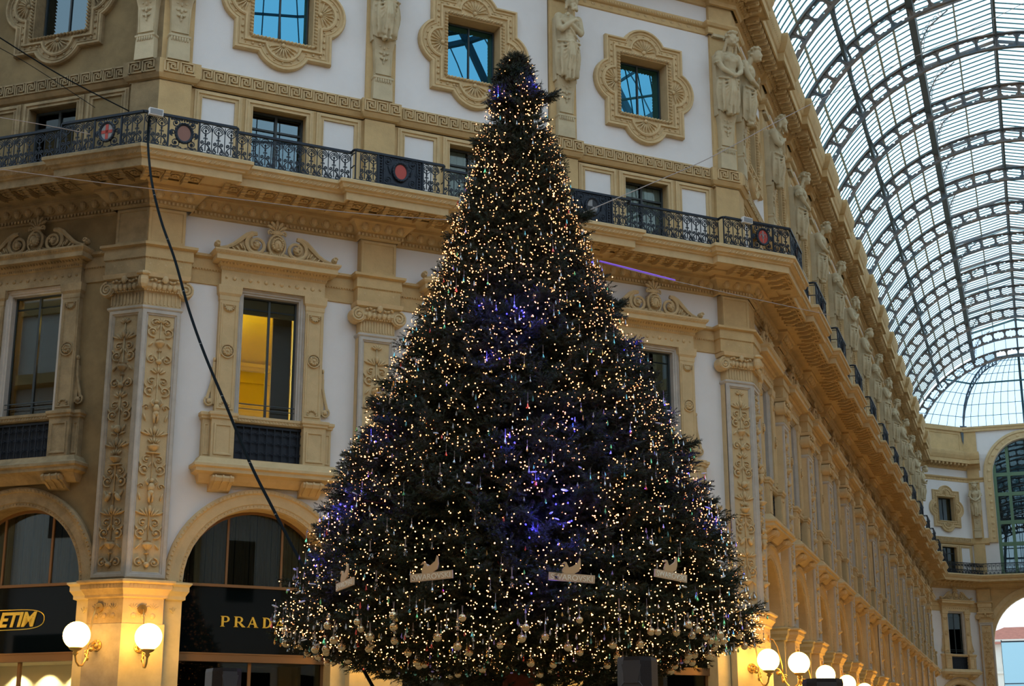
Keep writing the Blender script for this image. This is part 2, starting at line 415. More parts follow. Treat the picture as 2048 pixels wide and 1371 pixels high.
def beads(w,o,z,r=.018,st=.055,mb=None):
    mb=mb or MB(); n=round(2*w/st); st=2*w/n
    for i in range(n):
        c=-w+st*(i+.5)
        if i%3<2: mb.box(c-st*.15,c+st*.15,o-.005,o+r*.8,z-r,z+r)
        else: mb.ell((c,o,z),(st*.42,r,r),6,4)
    return mb
def meander(w, o=.10, z0=14.50, h=.26, mb=None):
    mb=mb or MB(); n=max(1,round(2*w/.262)); st=2*w/n; t=.022; d=.034
    def bar(u0,v0,u1,v1,c):
        xa,xb=sorted((c+u0*st,c+u1*st)); za,zb=sorted((z0+v0*h,z0+v1*h))
        mb.box(xa-t/2,xb+t/2,o-.005,o+d,za-t/2,zb+t/2)
    for i in range(n):
        c=-w+st*i
        for q in ((.08,.05,.08,.92),(.08,.92,.88,.92),(.88,.92,.88,.30),(.88,.30,.48,.30),(.48,.30,.48,.62),(.48,.62,.66,.62),(.08,.05,1.08 if i<n-1 else .98,.05),(.26,.05,.26,.74),(.26,.74,.70,.74),(.70,.74,.70,.48)):
            bar(*q,c)
    return mb
def face_ornaments(face, centres, pil, parent_label, dirty=False):
    e=empty('trim_%d'%(ti+1+'MLAE'.index(face)), Matrix.Identity(4)); tag(e,parent_label,'trim',None,'structure')
    f=(lambda m: grimy(m)) if dirty else (lambda m:m)
    b=fr
    for c in centres:
        ob('egg_course',f(OB['egg']),e,b(face,c)); ob('modillion_row',f(OB['mod']),e,b(face,c)); ob('rope_moulding',f(OB['rope']),e,b(face,c)); ob('meander_relief',f(OB['key']),e,b(face,c))
        ob('bead_row',f(OB['bead']),e,b(face,c)); ob('eaves_modillion_row',f(OB['emod']),e,b(face,c))
    for c in pil:
        mt=b(face,c) 
        ob('egg_course',f(OP['egg']),e,mt @ Matrix.Translation((0,-.22,0))); ob('modillion_row',f(OP['mod']),e,mt@Matrix.Translation((0,-.16,0))); ob('rope_moulding',f(OP['rope']),e,mt@Matrix.Translation((0,-.18,0)))
        ob('meander_relief',f(OP['key']),e,mt@Matrix.Translation((0,-.10,0))); ob('eaves_modillion_row',f(OP['emod']),e,mt@Matrix.Translation((0,-.14,0)))
        ob('bead_row',f(OP['bead']),e,mt@Matrix.Translation((0,-.14,0)))
OB={}; OP={}
def bead_all(w):
    mb=beads(w,.045,10.69); 
    n=round(2*w/.07)
    for i in range(n):
        c=-w+(i+.5)*2*w/n; mb.ell((c,.095,18.40),(.027,.03,.035),6,4)       # beaded string course
    n=round(2*w/.23)
    for i in range(n):
        c=-w+(i+.5)*2*w/n
        for a in (-.5,0,.5): mb.ell((c+.05*math.sin(a*1.6),.035,18.27+.03*math.cos(a)),(.016,.012,.04),5,4,tilt=-a)
    rope(w,.105,10.935,.04,.07,mb)
    return mb
def eaves_mods(w):
    mb=MB(); n=round(2*w/.30); st=2*w/n
    for i in range(n):
        c=-w+st*(i+.5)
        mb.box(c-.07,c+.07,.28,.60,19.13,19.27); mb.ell((c,.54,19.12),(.06,.06,.05),8,5); mb.ell((c,.34,19.10),(.05,.05,.05),8,5)
        mb.box(c-.03,c+.03,.28,.58,19.08,19.14)
    for i in range(round(2*w/.12)):
        c=-w+.12*(i+.5); mb.ell((c,.19,19.09),(.04,.05,.05),6,4)
    return rope(w,.745,19.6,.13,.12,mb)
OB['egg']=ornament_bay(1.62).mesh('egg_course','stone_hi'); OP['egg']=ornament_bay(.50).mesh('egg_course_short','stone_hi')
OB['mod']=modillions(1.22).mesh('modillion_row','stone'); OP['mod']=modillions(.93).mesh('modillion_row_short','stone')
OB['rope']=rope(1.22,1.135,12.31,.085,.09).mesh('rope_moulding','stone_hi'); OP['rope']=rope(1.1,1.135,12.31,.085,.09).mesh('rope_moulding_short','stone_hi')
OB['key']=meander(1.66).mesh('meander_relief','stone_hi'); OP['key']=meander(.40).mesh('meander_relief_short','stone_hi')
OB['bead']=bead_all(1.62).mesh('bead_row','stone_hi')
OP['bead']=(lambda mb:[mb.ell((-.40+.075*i,.095,18.40),(.027,.03,.035),6,4) for i in range(11)] and mb)(MB()).mesh('bead_row_short','stone_hi')
OB['emod']=eaves_mods(1.5).mesh('eaves_modillions','stone'); OP['emod']=eaves_mods(.55).mesh('eaves_modillions_short','stone')
face_ornaments('M',BC,PC[1:3],'carved egg, rope and meander enrichment of the chamfer wall cornices')
face_ornaments('L',[2.393,2.393+TB],[4.499],'grimy carved enrichment of the left wall cornices',True)
face_ornaments('A',AC,[.287+TB*k for k in range(1,NB)],'carved enrichment of the arcade wall cornices')
face_ornaments('E',[1.8],[],'carved enrichment of the far angled wall cornices')
# corner pieces (short runs each side of the two convex corners)
def short(w):
    mb=ornament_bay(w); modillions(w); return mb
cm=MB(); ornament_dx=.0
SHORT={}
mb=modillions(.55); SHORT['mod']=mb.mesh('modillion_corner','stone')
mb=meander(.31); SHORT['key']=mb.mesh('meander_corner','stone_hi')
mb=ornament_bay(.42); SHORT['egg']=mb.mesh('egg_corner','stone_hi')
mb=rope(.82,1.135,12.31,.085,.09); SHORT['rope']=mb.mesh('rope_corner','stone_hi')
mb=eaves_mods(.5); SHORT['emod']=mb.mesh('eaves_corner','stone')
ce=empty('trim_12',Matrix.Identity(4)); tag(ce,'carved enrichment around the two projecting wall corners','trim',None,'structure')
for face,s,dirty,sg in (('L',0,True,1),('M',0,False,1),('M',LM,False,-1),('A',0,False,1)):
    f=grimy if dirty else (lambda m:m)
    def pl(nm,c,o):
        ob({'mod':'modillion_row','key':'meander_relief','egg':'egg_course','rope':'rope_moulding','emod':'eaves_modillion_row'}[nm], f(SHORT[nm]), ce, fr(face, s+sg*c) @ Matrix.Translation((0,-o,0)))
    pl('mod',.20,.16); pl('key',.30,.10); pl('egg',.33,.22); pl('rope',.33,.18); pl('emod',.2,.14)

# ------------------------------------------------------------------ pilasters
def plan(kind, e, d):
    """plan outline points (x, o) in local coords; kind s = straight, c = convex corner centred on the corner point"""
    if kind=='s': return [(-e,-.05),(-e,d),(e,d),(e,-.05)]
    t=d*math.tan(math.radians(22.5)); u=.300+e
    # corner point is the local origin, local frame bisects: face 1 goes to -x turned back, face 2 to +x
    c,s=math.cos(math.radians(22.5)),math.sin(math.radians(22.5))
    def f(sign,along,off): # along = distance from corner, off = outwards
        return (sign*(along*c+off*s), off*c-along*s)
    return [f(-1,u,-.05),f(-1,u,d),(0,d/c),f(1,u,d),f(1,u,-.05)]
def stack(mb, kind, rows, m=0):
    mb.loft([[(x,-o,z) for x,o in plan(kind,e,d)] for e,d,z in rows], m)
def on_faces(kind):
    """list of (Matrix local, x centre) for the front faces of a pilaster"""
    if kind=='s': return [Matrix.Identity(4)]
    c,s=math.cos(math.radians(22.5)),math.sin(math.radians(22.5))
    return [RZ(-22.5)@Matrix.Translation((-.263,0,0)), RZ(22.5)@Matrix.Translation((.263,0,0))]
def put(mb, src, mtx, m=None):
    b=len(mb.v); mb.v.extend([tuple(mtx@Vector(v)) for v in src.v]); mb.f.extend([tuple(b+i for i in f) for f in src.f]); mb.m.extend(src.m if m is None else [m]*len(src.f))
def relief(z0,z1,w,seed,figure=False):
    """carved candelabra ornament in low relief, symmetrical about x=0, lying on o=0"""
    r=random.Random(seed); mb=MB(); z=z0+.06
    def sp(cx,cz,rr,a0,turn,th):
        for s in (-1,1):
            pts=[(s*x,.012,zz) for x,_,zz in spiral(cx,cz,rr,rr*.18,a0,turn,12)]
            mb.tube(pts,[th*(1-.5*i/11) for i in range(12)],4)
            mb.ell((s*cx,.02,cz),(rr*.3,.022,rr*.3),6,4)
    def leaf(cx,cz,l,a,wd=.3):
        for s in (-1,1): mb.ell((s*cx,.012,cz),(l*wd,.022,l),6,4,tilt=-s*a)
    mb.tube([(0,.012,z0+.05),(0,.012,z1-.05)],.010,4)
    k=0
    order=['base','urn','scroll','leafs','bird','scroll','urn2','leafs','mask','scroll','fan']
    while z<z1-.30:
        q=order[k%len(order)]; k+=1
        if figure and q in('mask','bird') : q='fig'
        if q=='base': sp(w*.5,z+.10,.085,PI*.5,-1.1,.018); leaf(w*.2,z+.12,.07,.6); mb.ell((0,.02,z+.06),(.05,.04,.05),8,5); z+=.24
        elif q=='urn':
            mb.lathe((0,-.01),[(.012,z),(.05,z+.02),(.02,z+.05),(.03,z+.08),(.085,z+.15),(.09,z+.19),(.05,z+.22),(.07,z+.24)],10); leaf(w*.62,z+.14,.06,-.7); z+=.27
        elif q=='scroll': sp(w*.50,z+.11,.10,-PI*.6,1.25,.017); sp(w*.40,z+.29,.075,PI*.7,-1.2,.014); leaf(w*.78,z+.20,.05,.5); leaf(w*.18,z+.20,.055,-.4); z+=.40
        elif q=='leafs':
            for i,a in enumerate((.3,.75,1.2)): leaf(.05+.05*i,z+.09-.015*i,.085,a,.26)
            mb.ell((0,.02,z+.13),(.03,.03,.08),8,5); z+=.24
        elif q=='bird':
            for s in (-1,1): mb.ell((s*w*.38,.025,z+.10),(.045,.03,.08),8,5,tilt=s*.5); mb.ell((s*w*.20,.03,z+.17),(.022,.025,.025),6,4); mb.ell((s*w*.55,.018,z+.15),(.02,.02,.09),6,4,tilt=-s*.5)
            z+=.28
        elif q=='urn2':
            mb.box(-.11,.11,0,.04,z,z+.02); mb.lathe((0,-.01),[(.03,z+.02),(.06,z+.06),(.10,z+.12),(.10,z+.14),(.03,z+.17)],10)
            for a in (-.7,-.35,0,.35,.7): mb.ell((.11*math.sin(a),.02,z+.17+.07*math.cos(a)),(.018,.018,.045),6,4,tilt=-a)
            z+=.30
        elif q=='mask': mb.ell((0,.02,z+.12),(.055,.05,.075),10,6); mb.ell((0,.07,z+.11),(.012,.02,.02),6,4); leaf(.10,z+.14,.07,.5); leaf(.08,z+.04,.06,1.2); z+=.27
        elif q=='fig':
            mb.ell((0,.03,z+.40),(.035,.04,.045),8,6); mb.ell((0,.03,z+.28),(.055,.045,.085),8,6); mb.ell((0,.03,z+.18),(.052,.045,.06),8,6)
            for s in (-1,1):
                mb.tube([(s*.02,.03,z+.18),(s*.03,.045,z+.10),(s*.02,.03,z+.01)],[.03,.022,.014],6)
                mb.tube([(s*.05,.03,z+.33),(s*.10,.04,z+.38),(s*.06,.03,z+.45)],[.018,.015,.012],5)
            leaf(w*.72,z+.12,.07,.3); sp(w*.65,z+.30,.06,0,1.1,.012); z+=.50
        elif q=='fan':
            for a in (-1,-.5,0,.5,1): mb.ell((.09*math.sin(a),.015,z+.02+.09*math.cos(a)),(.022,.02,.06),6,4,tilt=-a)
            z+=.20
    for a in (-1,-.5,0,.5,1): mb.ell((.07*math.sin(a),.015,z1-.14+.07*math.cos(a)),(.02,.02,.05),6,4,tilt=-a)
    return mb
def pilaster_parts(kind, fig=False):
    P=[]
    d=.22; e=.375 if kind=='s' else .315
    mb=MB(); stack(mb,kind,[(e+.06,d+.05,0),(e+.06,d+.05,.5),(e+.03,d+.03,.56),(e+.03,d+.03,4.02)]); P.append(('plinth',mb.mesh('plinth_'+kind,'plinth')))
    # carved frieze and impost moulding
    mb=MB(); stack(mb,kind,[(e+.0,d+.01,4.02),(e+.0,d+.01,4.46),(e+.05,d+.05,4.48),(e+.05,d+.05,4.52),(e+.09,d+.10,4.60),(e+.11,d+.12,4.62),(e+.11,d+.12,4.70),(e+.16,d+.17,4.73),(e+.16,d+.17,4.765),(e,d,4.80)])
    ff=MB()
    hw=.33 if kind=='s' else .27
    for i in (-1,0,1):
        ff.ell((i*hw*.62,.0,4.16),(.05,.03,.05),8,5)
        for a in (-.9,-.45,0,.45,.9): ff.ell((i*hw*.62+.07*math.sin(a),.0,4.25+.08*math.cos(a)),(.016,.02,.055),6,4,tilt=-a)
    for i in range(9): ff.box(-hw+i*hw/4-.012,-hw+i*hw/4+.012,.10,.125,4.63,4.69)
    for s in (-1,1): ff.tube([(s*x,0,z) for x,_,z in spiral(hw*.31,4.17,.05,.012,0,1.3,10)],.009,4)
    for mt in on_faces(kind): put(mb,ff,mt@Matrix.Translation((0,-(d+.01),0)))
    P.append(('impost',mb.mesh('impost_'+kind,'stone_hi'),'carved impost block'))
    mb=MB(); stack(mb,kind,[(e,d-.03,4.80),(e,d-.03,9.72)]); P.append(('shaft',mb.mesh('shaft_'+kind,'stone_hi')))
    mb=MB(); hw=.375 if kind=='s' else .352
    fp=MB(); frame_prof(fp,-hw,hw,4.81,9.72,[(0,-.05),(0,.0),(.02,.02),(.07,.02),(.085,-.005),(.10,-.005),(.115,-.03)])
    for mt in on_faces(kind): put(mb,fp,mt@Matrix.Translation((0,-d,0)))
    stack(mb,kind,[(e,d,9.70),(e+.035,d+.035,9.74),(e+.035,d+.035,9.77),(e,d,9.79)])
    P.append(('panel_frame',mb.mesh('panel_frame_'+kind,'marble'),'grey marble frame'))
    mb=MB()
    for i,mt in enumerate(on_faces(kind)): put(mb,relief(4.93,9.6,hw-.11,5+i,fig or i==1),mt@Matrix.Translation((0,-(d-.04),0))@Matrix.Diagonal((1.12,2.0,1,1)))
    P.append(('relief',mb.mesh('relief_'+kind,'stone_hi',True)))
    # neck + ionic capital
    mb=MB(); stack(mb,kind,[(e-.01,d-.01,9.78),(e-.01,d-.01,10.06),(e+.03,d+.03,10.08),(e+.05,d+.08,10.14),(e+.02,d+.05,10.28),(e+.10,d+.12,10.31),(e+.12,d+.14,10.39),(e,d,10.40)])
    cp=MB(); 
    for i in range(13 if kind=='s' else 10):
        n=13 if kind=='s' else 10; cp.box(-hw+.03+i*(2*hw-.06)/(n-1)-.012,-hw+.03+i*(2*hw-.06)/(n-1)+.012,-.012,.008,9.82,10.03)
    for i in range(5):
        x=-hw*.55+i*hw*.275; cp.ell((x,.07,10.14),(.045,.05,.07),8,5)
    for i in range(14): cp.ell((-hw+.05+i*(2*hw-.1)/13,.06,10.065),(.018,.018,.018),5,4)
    for i in range(8):
        x=-hw*.7+i*hw*.2; cp.ell((x,.10,10.25+.015*math.sin(i*2.)),(.04,.03,.022),6,4,tilt=.5*(-1)**i)
    cp.ell((0,.13,10.27),(.06,.04,.075),8,6)
    for s in ((-1,1) if kind=='s' else ()):
        vol(cp,s*(hw+.05),10.13,.155,s)
    for i,mt in enumerate(on_faces(kind)):
        put(mb,cp,mt@Matrix.Translation((0,-d,0)))
        if kind=='c':
            s=-1 if i==0 else 1; vv=MB(); vol(vv,s*(hw+.05),10.13,.15,s); put(mb,vv,mt@Matrix.Translation((0,-d,0)))
    if kind=='c': mb.ell((0,d+.16,10.22),(.10,.09,.16),10,6); mb.ell((0,d+.2,10.34),(.14,.08,.05),8,5)
    P.append(('capital',mb.mesh('capital_'+kind,'stone_hi',False)))
    # entablature block with rosettes, then the panelled block up to the balcony
    mb=MB(); 
    eb=MB()
    for i in range(5):
        x=-hw*.8+i*hw*.4; r=.045 if i%2==0 else .026
        eb.ell((x,.0,10.58),(r,.035,r),10,5); eb.ell((x,.015,10.58),(r*.45,.018,r*.45),6,4)
    stack(mb,kind,[(e+.0,d+.02,10.40),(e+.0,d+.02,10.66),(e+.03,d+.05,10.68),(e+.03,d+.05,10.90),(e+.08,d+.10,10.94),(e+.08,d+.10,10.99),(e-.01,d-.02,11.02)])
    beads(hw,.035,10.70,mb=eb); rope(hw+.04,.09,10.94,.04,.07,eb)
    for mt in on_faces(kind): put(mb,eb,mt@Matrix.Translation((0,-(d+.02),0)))
    P.append(('entablature_block',mb.mesh('entablature_'+kind,'stone_hi')))
    mb=MB(); stack(mb,kind,[(e,d-.03,11.0),(e,d-.03,11.74)])
    fp=MB(); frame_prof(fp,-hw+.01,hw-.01,11.03,11.70,[(0,-.03),(0,0),(.045,0),(.06,-.025)])
    for mt in on_faces(kind): put(mb,fp,mt@Matrix.Translation((0,-(d-.01),0)))
    P.append(('upper_block',mb.mesh('upper_block_'+kind,'stone')))
    mb=MB(); eu=.33 if kind=='s' else .285
    stack(mb,kind,[(eu,.10,12.49),(eu,.10,14.42)]); stack(mb,kind,[(eu-.01,.08,14.78),(eu-.01,.08,18.2)]); stack(mb,kind,[(eu+.01,.10,18.46),(eu+.01,.10,18.95)])
    P.append(('upper_pilaster',mb.mesh('upper_pilaster_'+kind,'stone')))
    return P
def vol(mb, cx, cz, r, s, o=.07):
    mb.loft([[(cx+r*math.cos(2*PI*i/20), -oo, cz+r*math.sin(2*PI*i/20)) for i in range(20)] for oo in (-.15,o-.01)],0)
    pts=[(cx+s*(x-0),o,cz+z) for x,_,z in spiral(0,0,r*.93,r*.28,PI*.5,-1.75 if True else 1,26)]
    mb.tube(pts,[.026]*26,5); mb.ell((cx,o,cz),(r*.26,.04,r*.26),10,6)
    for i in range(12):
        a=i*PI/6; mb.ell((cx+r*.72*math.cos(a),o,cz+r*.72*math.sin(a)),(.014,.018,.014),5,4)
PS=pilaster_parts('s'); PCn=pilaster_parts('c')
def jamb_part(s):
    mb=MB()
    x0,x1=sorted((s*1.41,s*1.72)); mb.box(x0,x1,-.9,.03,0,4.48)
    mb.loft([[(a,-o,z) for a,o in ((x0-g*(s>0),-.9),(x1+g*(s<0),-.9),(x1+g*(s<0),.03+g),(x0-g*(s>0),.03+g))] for g,z in ((0,4.46),(.05,4.48),(.05,4.54),(.1,4.62),(.1,4.70),(.14,4.74),(.14,4.77),(0,4.8))])
    for a in (-.6,0,.6): mb.ell((s*1.565+.05*math.sin(a),.035,4.22+.08*math.cos(a)),(.014,.02,.06),6,4,tilt=-a)
    return mb.mesh('arch_jamb','plinth')
names={0:('first pilaster right of the left corner',)}
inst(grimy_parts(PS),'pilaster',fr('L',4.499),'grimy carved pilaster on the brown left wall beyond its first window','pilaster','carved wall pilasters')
crn=Matrix.Translation((0,0,0))@RZ(-22.5)
def half_grimy(me):
    c=me.copy(); n0=len(c.materials); c.materials.append(M[SWAP.get(c.materials[0].name,'d_carved')] if c.materials[0].name in SWAP else M['d_marble'])
    for p in c.polygons:
        if p.center.x<-.004: p.material_index=n0
    return c
P0=inst([(p[0],half_grimy(p[1]),*p[2:]) for p in PCn],'pilaster',crn,'corner pilaster with two carved panels between the unrestored and white walls','pilaster','carved wall pilasters')
inst(PCn,'pilaster',Matrix.Translation((LM,0,0))@RZ(22.5),'corner pilaster where the long arcade wall turns away from the tree','pilaster','carved wall pilasters')
inst(PS,'pilaster',fr('M',PC[1]),'flat carved pilaster between the yellow-lit window and the tree','pilaster','carved wall pilasters')
inst(PS,'pilaster',fr('M',PC[2]),'flat carved pilaster hidden low down behind the tree','pilaster','carved wall pilasters')
ORD=['first','second','third','fourth','fifth','sixth','seventh','eighth','ninth','tenth','eleventh','twelfth','thirteenth','fourteenth']
for k in range(1,NB):
    inst(PS,'pilaster',fr('A',.287+TB*k),'carved pilaster on the receding arcade wall, %s beyond the near corner'%ORD[k-1],'pilaster','arcade wall pilasters')
inst(PS,'pilaster',fr('C',.42),'carved pilaster between the far angled wall and the far exit arch','pilaster','carved wall pilasters')
# ------------------------------------------------------------------ lower window: carved surround, pediment, balconet
def window_surround():
    P=[]
    mb=MB()
    for s in (-1,1):
        x0,x1=sorted((s*.665,s*1.03))
        mb.box(x0,x1,-.02,.12,7.9,10.15)
        mb.loft([[(a,-o,z) for a,o in ((x0-g,-.02),(x1+g,-.02),(x1+g,.12+g),(x0-g,.12+g))] for g,z in ((0,10.10),(.01,10.12),(.01,10.20),(.04,10.25),(.05,10.38),(.05,10.40))])
        xc=(x0+x1)/2; h=(x1-x0)/2
        frame_prof(mb,x0+.02,x1-.02,8.0,10.06,[(0,.12),(.01,.14),(.035,.14),(.05,.12)])
        mb.ell((xc,.12,9.12),(.105,.05,.105),16,6)
        for i in range(10):
            a=2*PI*i/10; mb.ell((xc+.068*math.cos(a),.165,9.12+.068*math.sin(a)),(.024,.02,.024),6,4)
        mb.ell((xc,.175,9.12),(.025,.02,.025),6,4)
        mb.strips([(arc(xc,9.12,.14,0,2*PI,20)[:-1],.12),(arc(xc,9.12,.135,0,2*PI,20)[:-1],.155),(arc(xc,9.12,.115,0,2*PI,20)[:-1],.15)])
        for i in range(7):
            a=-PI*i/6; mb.ell((xc+.085*math.cos(a),.13,10.0+.085*math.sin(a)),(.022,.03,.022),6,4)
            a=PI*i/6; mb.ell((xc+.085*math.cos(a),.13,8.06+.085*math.sin(a)),(.022,.03,.022),6,4)
        mb.strips([([(xc+s2*.12 if False else xc+.125*math.cos(-PI*i/8),10.0+.125*math.sin(-PI*i/8)) for i in range(9)],.12),([(xc+.11*math.cos(-PI*i/8),10.0+.11*math.sin(-PI*i/8)) for i in range(9)],.16)],0,False)
        # side scroll
        pts=[(s*(1.06+.02*t+.10*max(0,t-.35)**1.2*1.6),.06,8.90-.72*t) for t in [i/10 for i in range(11)]]
        mb.tube(pts,[.03]*11,6); mb.tube([(s*x,.06,z) for x,_,z in spiral(1.13,8.14,.095,.02,PI*.4,-1.3,16)],.022,5); mb.ell((s*1.13,.06,8.14),(.05,.05,.05),8,5)
        mb.ell((s*1.065,.06,8.95),(.03,.05,.05),6,4)
        mb.box(*sorted((s*1.03,s*1.10)),-.02,.06,8.1,8.8)
    P.append(('window_jambs',mb.mesh('window_jambs','stone_hi')))
    mb=MB(); uframe(mb,-.665,.665,7.93,10.41,[(0,0),(0,.08),(.03,.09),(.045,.05),(.075,.05),(.09,.02),(.115,.02),(.12,-.12)]); 
    P.append(('architrave',mb.mesh('architrave','marble'),'pinkish grey marble architrave'))
    # frieze + cornice
    mb=MB()
    mb.box(-1.03,1.03,-.02,.13,10.40,10.72)
    for i in range(13):
        x=-.93+i*.155; r=.045 if i%2 else .026
        mb.ell((x,.13,10.56),(r,.035,r),10,5); mb.ell((x,.15,10.56),(r*.4,.015,r*.4),6,4)
    rows=[(1.03,.13,10.70),(1.06,.16,10.72),(1.06,.17,10.76),(1.10,.22,10.80),(1.10,.24,10.82),(1.20,.38,10.84),(1.20,.38,10.93),(1.23,.41,10.96),(1.25,.44,11.0),(1.25,.44,11.03),(1.2,.1,11.05)]
    mb.loft([[(-a,.02,z),(-a,-o,z),(a,-o,z),(a,.02,z)] for a,o,z in rows])
    beads(1.05,.165,10.745,.02,.05,mb); rope(1.22,.41,10.955,.05,.06,mb)
    for i in range(34): mb.ell((-1.09+i*.066,.25,10.82),(.024,.05,.03),6,4)
    P.append(('window_cornice',mb.mesh('window_cornice','stone_hi')))
    # scrolled pediment with a mask
    mb=MB(); o=.20; zb=11.04
    for s in (-1,1):
        sp=[(s*(.40+x),o,11.27+z) for x,_,z in spiral(0,0,.225,.06,PI*.5,-1.6,30)]
        mb.tube(sp,[.042-.018*i/29 for i in range(30)],6)
        mb.ell((s*.40,o,11.27),(.075,.07,.075),10,6)
        for a in range(5): mb.ell((s*.40+.05*math.cos(a*1.257),o+.05,11.27+.05*math.sin(a*1.257)),(.022,.03,.022),5,4)
        pts=[(.40,11.495),(.50,11.49),(.60,11.44),(.72,11.33),(.84,11.22),(.96,11.15),(1.08,11.115),(1.15,11.13)]
        mb.tube([(s*x,o,z) for x,z in pts],[.042,.046,.048,.046,.042,.036,.03,.03],6)
        # filled leafy wing under the S-scroll
        poly=[(s*x,z-.02) for x,z in pts[1:]]+[(s*1.15,zb),(s*.30,zb)]
        mb.prism(poly if s>0 else poly[::-1],.10,o-.03)
        for i,(x,z) in enumerate(((.64,11.18),(.70,11.20),(.76,11.14),(.84,11.12),(.92,11.09),(.60,11.10))): mb.ell((s*x,o,z),(.022,.035,.065),6,4,tilt=-s*(.5+.1*i))
        mb.ell((s*1.17,o+.02,11.16),(.06,.09,.065),10,6); mb.tube([(s*x,o+.1,z) for x,_,z in spiral(1.17,11.17,.05,.01,0,1.3,12)],.014,4)
        mb.prism([(s*.08,zb),(s*.42,zb),(s*.42,11.1),(s*.08,11.2)] if s>0 else [(s*.42,zb),(s*.08,zb),(s*.08,11.2),(s*.42,11.1)],.08,o-.02)
    mb.prism(arc(0,11.30,.165,0,2*PI,20,.215)[:-1],.05,o+.0)
    mb.tube([(x,o+.02,z) for x,z in arc(0,11.30,.165,0,2*PI,20,.215)],.024,5)
    # mask: face with nose, brow, chin and curls
    mb.ell((0,o+.06,11.29),(.085,.085,.115),14,10); mb.ell((0,o+.145,11.28),(.014,.03,.03),6,5)
    for s in (-1,1): mb.ell((s*.034,o+.128,11.315),(.018,.014,.008),6,4); mb.ell((s*.036,o+.125,11.295),(.013,.012,.008),6,4)
    mb.ell((0,o+.135,11.235),(.026,.014,.009),6,4); mb.ell((0,o+.12,11.19),(.025,.02,.02),6,4)
    for i in range(13):
        a=PI*(-.25+1.5*i/12); mb.ell((.10*math.cos(a),o+.07,11.31+.12*math.sin(a)),(.03,.045,.03),6,5)
    for i in range(7): mb.ell(((i-3)*.045,o+.02,11.09+.008*abs(i-3)),(.03,.05,.035),6,4)
    for i in range(9):                                                     # palmette crown
        a=(i-4)*.27
        if i%2==0: mb.ell((.14*math.sin(a),o-.02,11.62+.13*math.cos(a)),(.036,.04,.085),8,6,tilt=-a)
        else: mb.ell((.10*math.sin(a),o+.0,11.58+.09*math.cos(a)),(.02,.04,.06),6,4,tilt=-a)
    for s in (-1,1): mb.tube([(s*x,o,z) for x,_,z in spiral(.13,11.57,.055,.012,-PI*.3,1.2,12)],.018,5)
    mb.ell((0,o-.02,11.57),(.12,.06,.06),10,6)
    P.append(('pediment',mb.mesh('pediment','stone_hi',False),'scrolled pediment with a carved face'))
    # balconet: pedestals, cap, sill, brackets
    mb=MB()
    for s in (-1,1):
        x0,x1=sorted((s*.665,s*1.10)); mb.box(x0,x1,-.02,.24,7.05,7.80)
        frame_prof(mb,x0+.05,x1-.05,7.12,7.70,[(0,.24),(0,.26),(.03,.26),(.045,.24)])
        y0,y1=sorted((s*1.10,s*1.24)); mb.box(y0,y1,-.02,.14,7.05,7.80)
        frame_prof(mb,y0+.02,y1-.02,7.12,7.70,[(0,.14),(0,.155),(.02,.155),(.03,.14)])
        for rows in ([(x0,x1,.24)],[(y0,y1,.14)]):
            for a,b,o in rows: mb.loft([[(a-g,.02,z),(a-g,-o-g,z),(b+g,-o-g,z),(b+g,.02,z)] for g,z in ((0,7.78),(.03,7.80),(.03,7.83),(.055,7.86),(.055,7.91),(.0,7.93))])
        b0,b1=sorted((s*.66,s*1.06))                                        # scroll bracket under the sill
        prof=[(0,6.72),(.34,6.72),(.36,6.68),(.33,6.62),(.25,6.60),(.20,6.57),(.10,6.50),(.0,6.46)]
        mb.loft([[(x,-o,z) for o,z in prof] for x in (b0,b1)])
        for x in (b0+.06,b1-.06,(b0+b1)/2): mb.tube([(x,o+.015,z) for o,z in prof[1:-1]],.02,4)
        for x in (b0,b1): mb.ell((x,.26,6.66),(.02,.06,.06),8,6)
    mb.box(-.67,.67,-.02,.12,7.80,7.92); mb.loft([[(-.67,.02,z),(-.67,-.12-g,z),(.67,-.12-g,z),(.67,.02,z)] for g,z in ((.0,7.78),(.04,7.80),(.04,7.84),(.06,7.86),(.06,7.91))]); beads(.66,.16,7.83,.016,.06,mb)
    rows=[(1.26,.12,6.60),(1.28,.20,6.66),(1.30,.28,6.74),(1.38,.38,6.78),(1.38,.38,6.84),(1.42,.42,6.87),(1.42,.42,6.92),(1.36,.36,6.96),(1.30,.30,7.05),(1.30,.30,7.06)]
    mb.loft([[(-a,.02,z),(-a,-o,z),(a,-o,z),(a,.02,z)] for a,o,z in rows])
    P.append(('balconet',mb.mesh('balconet','stone_hi')))
    mb=MB(); mb.box(-.665,.665,.06,.09,7.06,7.10); mb.box(-.665,.665,.06,.09,7.72,7.76); mb.box(-.665,.665,.01,.03,7.06,7.76)
    for i in range(9):
        x=-.60+i*.15
        mb.tube([(x,.08,7.1),(x,.08,7.74)],.012,4)
        for zc in (7.25,7.45,7.62):
            for s in (-1,1): mb.tube([(x+s*a,.08,b) for a,_,b in spiral(.035,zc,.035,.01,0,1.1,8)],.008,4)
    P.append(('balconet_grille',mb.mesh('balconet_grille','iron'),'black iron grille'))
    mb=MB(); z=8.18; mb.tube([(-.55,-.02,z),(.55,-.02,z)],.011,5); mb.tube([(-.55,-.02,z-.09),(.55,-.02,z-.09)],.008,5)
    P.append(('safety_bar',mb.mesh('safety_bar','frame')))
    mb=MB(); frame_prof(mb,-.55,.55,7.93,10.30,[(0,-.14),(0,-.10),(.035,-.10),(.035,-.15)]); mb.box(-.022,.022,-.15,-.10,7.95,10.28); mb.box(-.55,.55,-.16,-.12,10.05,10.08)
    P.append(('window_sash',mb.mesh('window_sash','frame')))
    return P
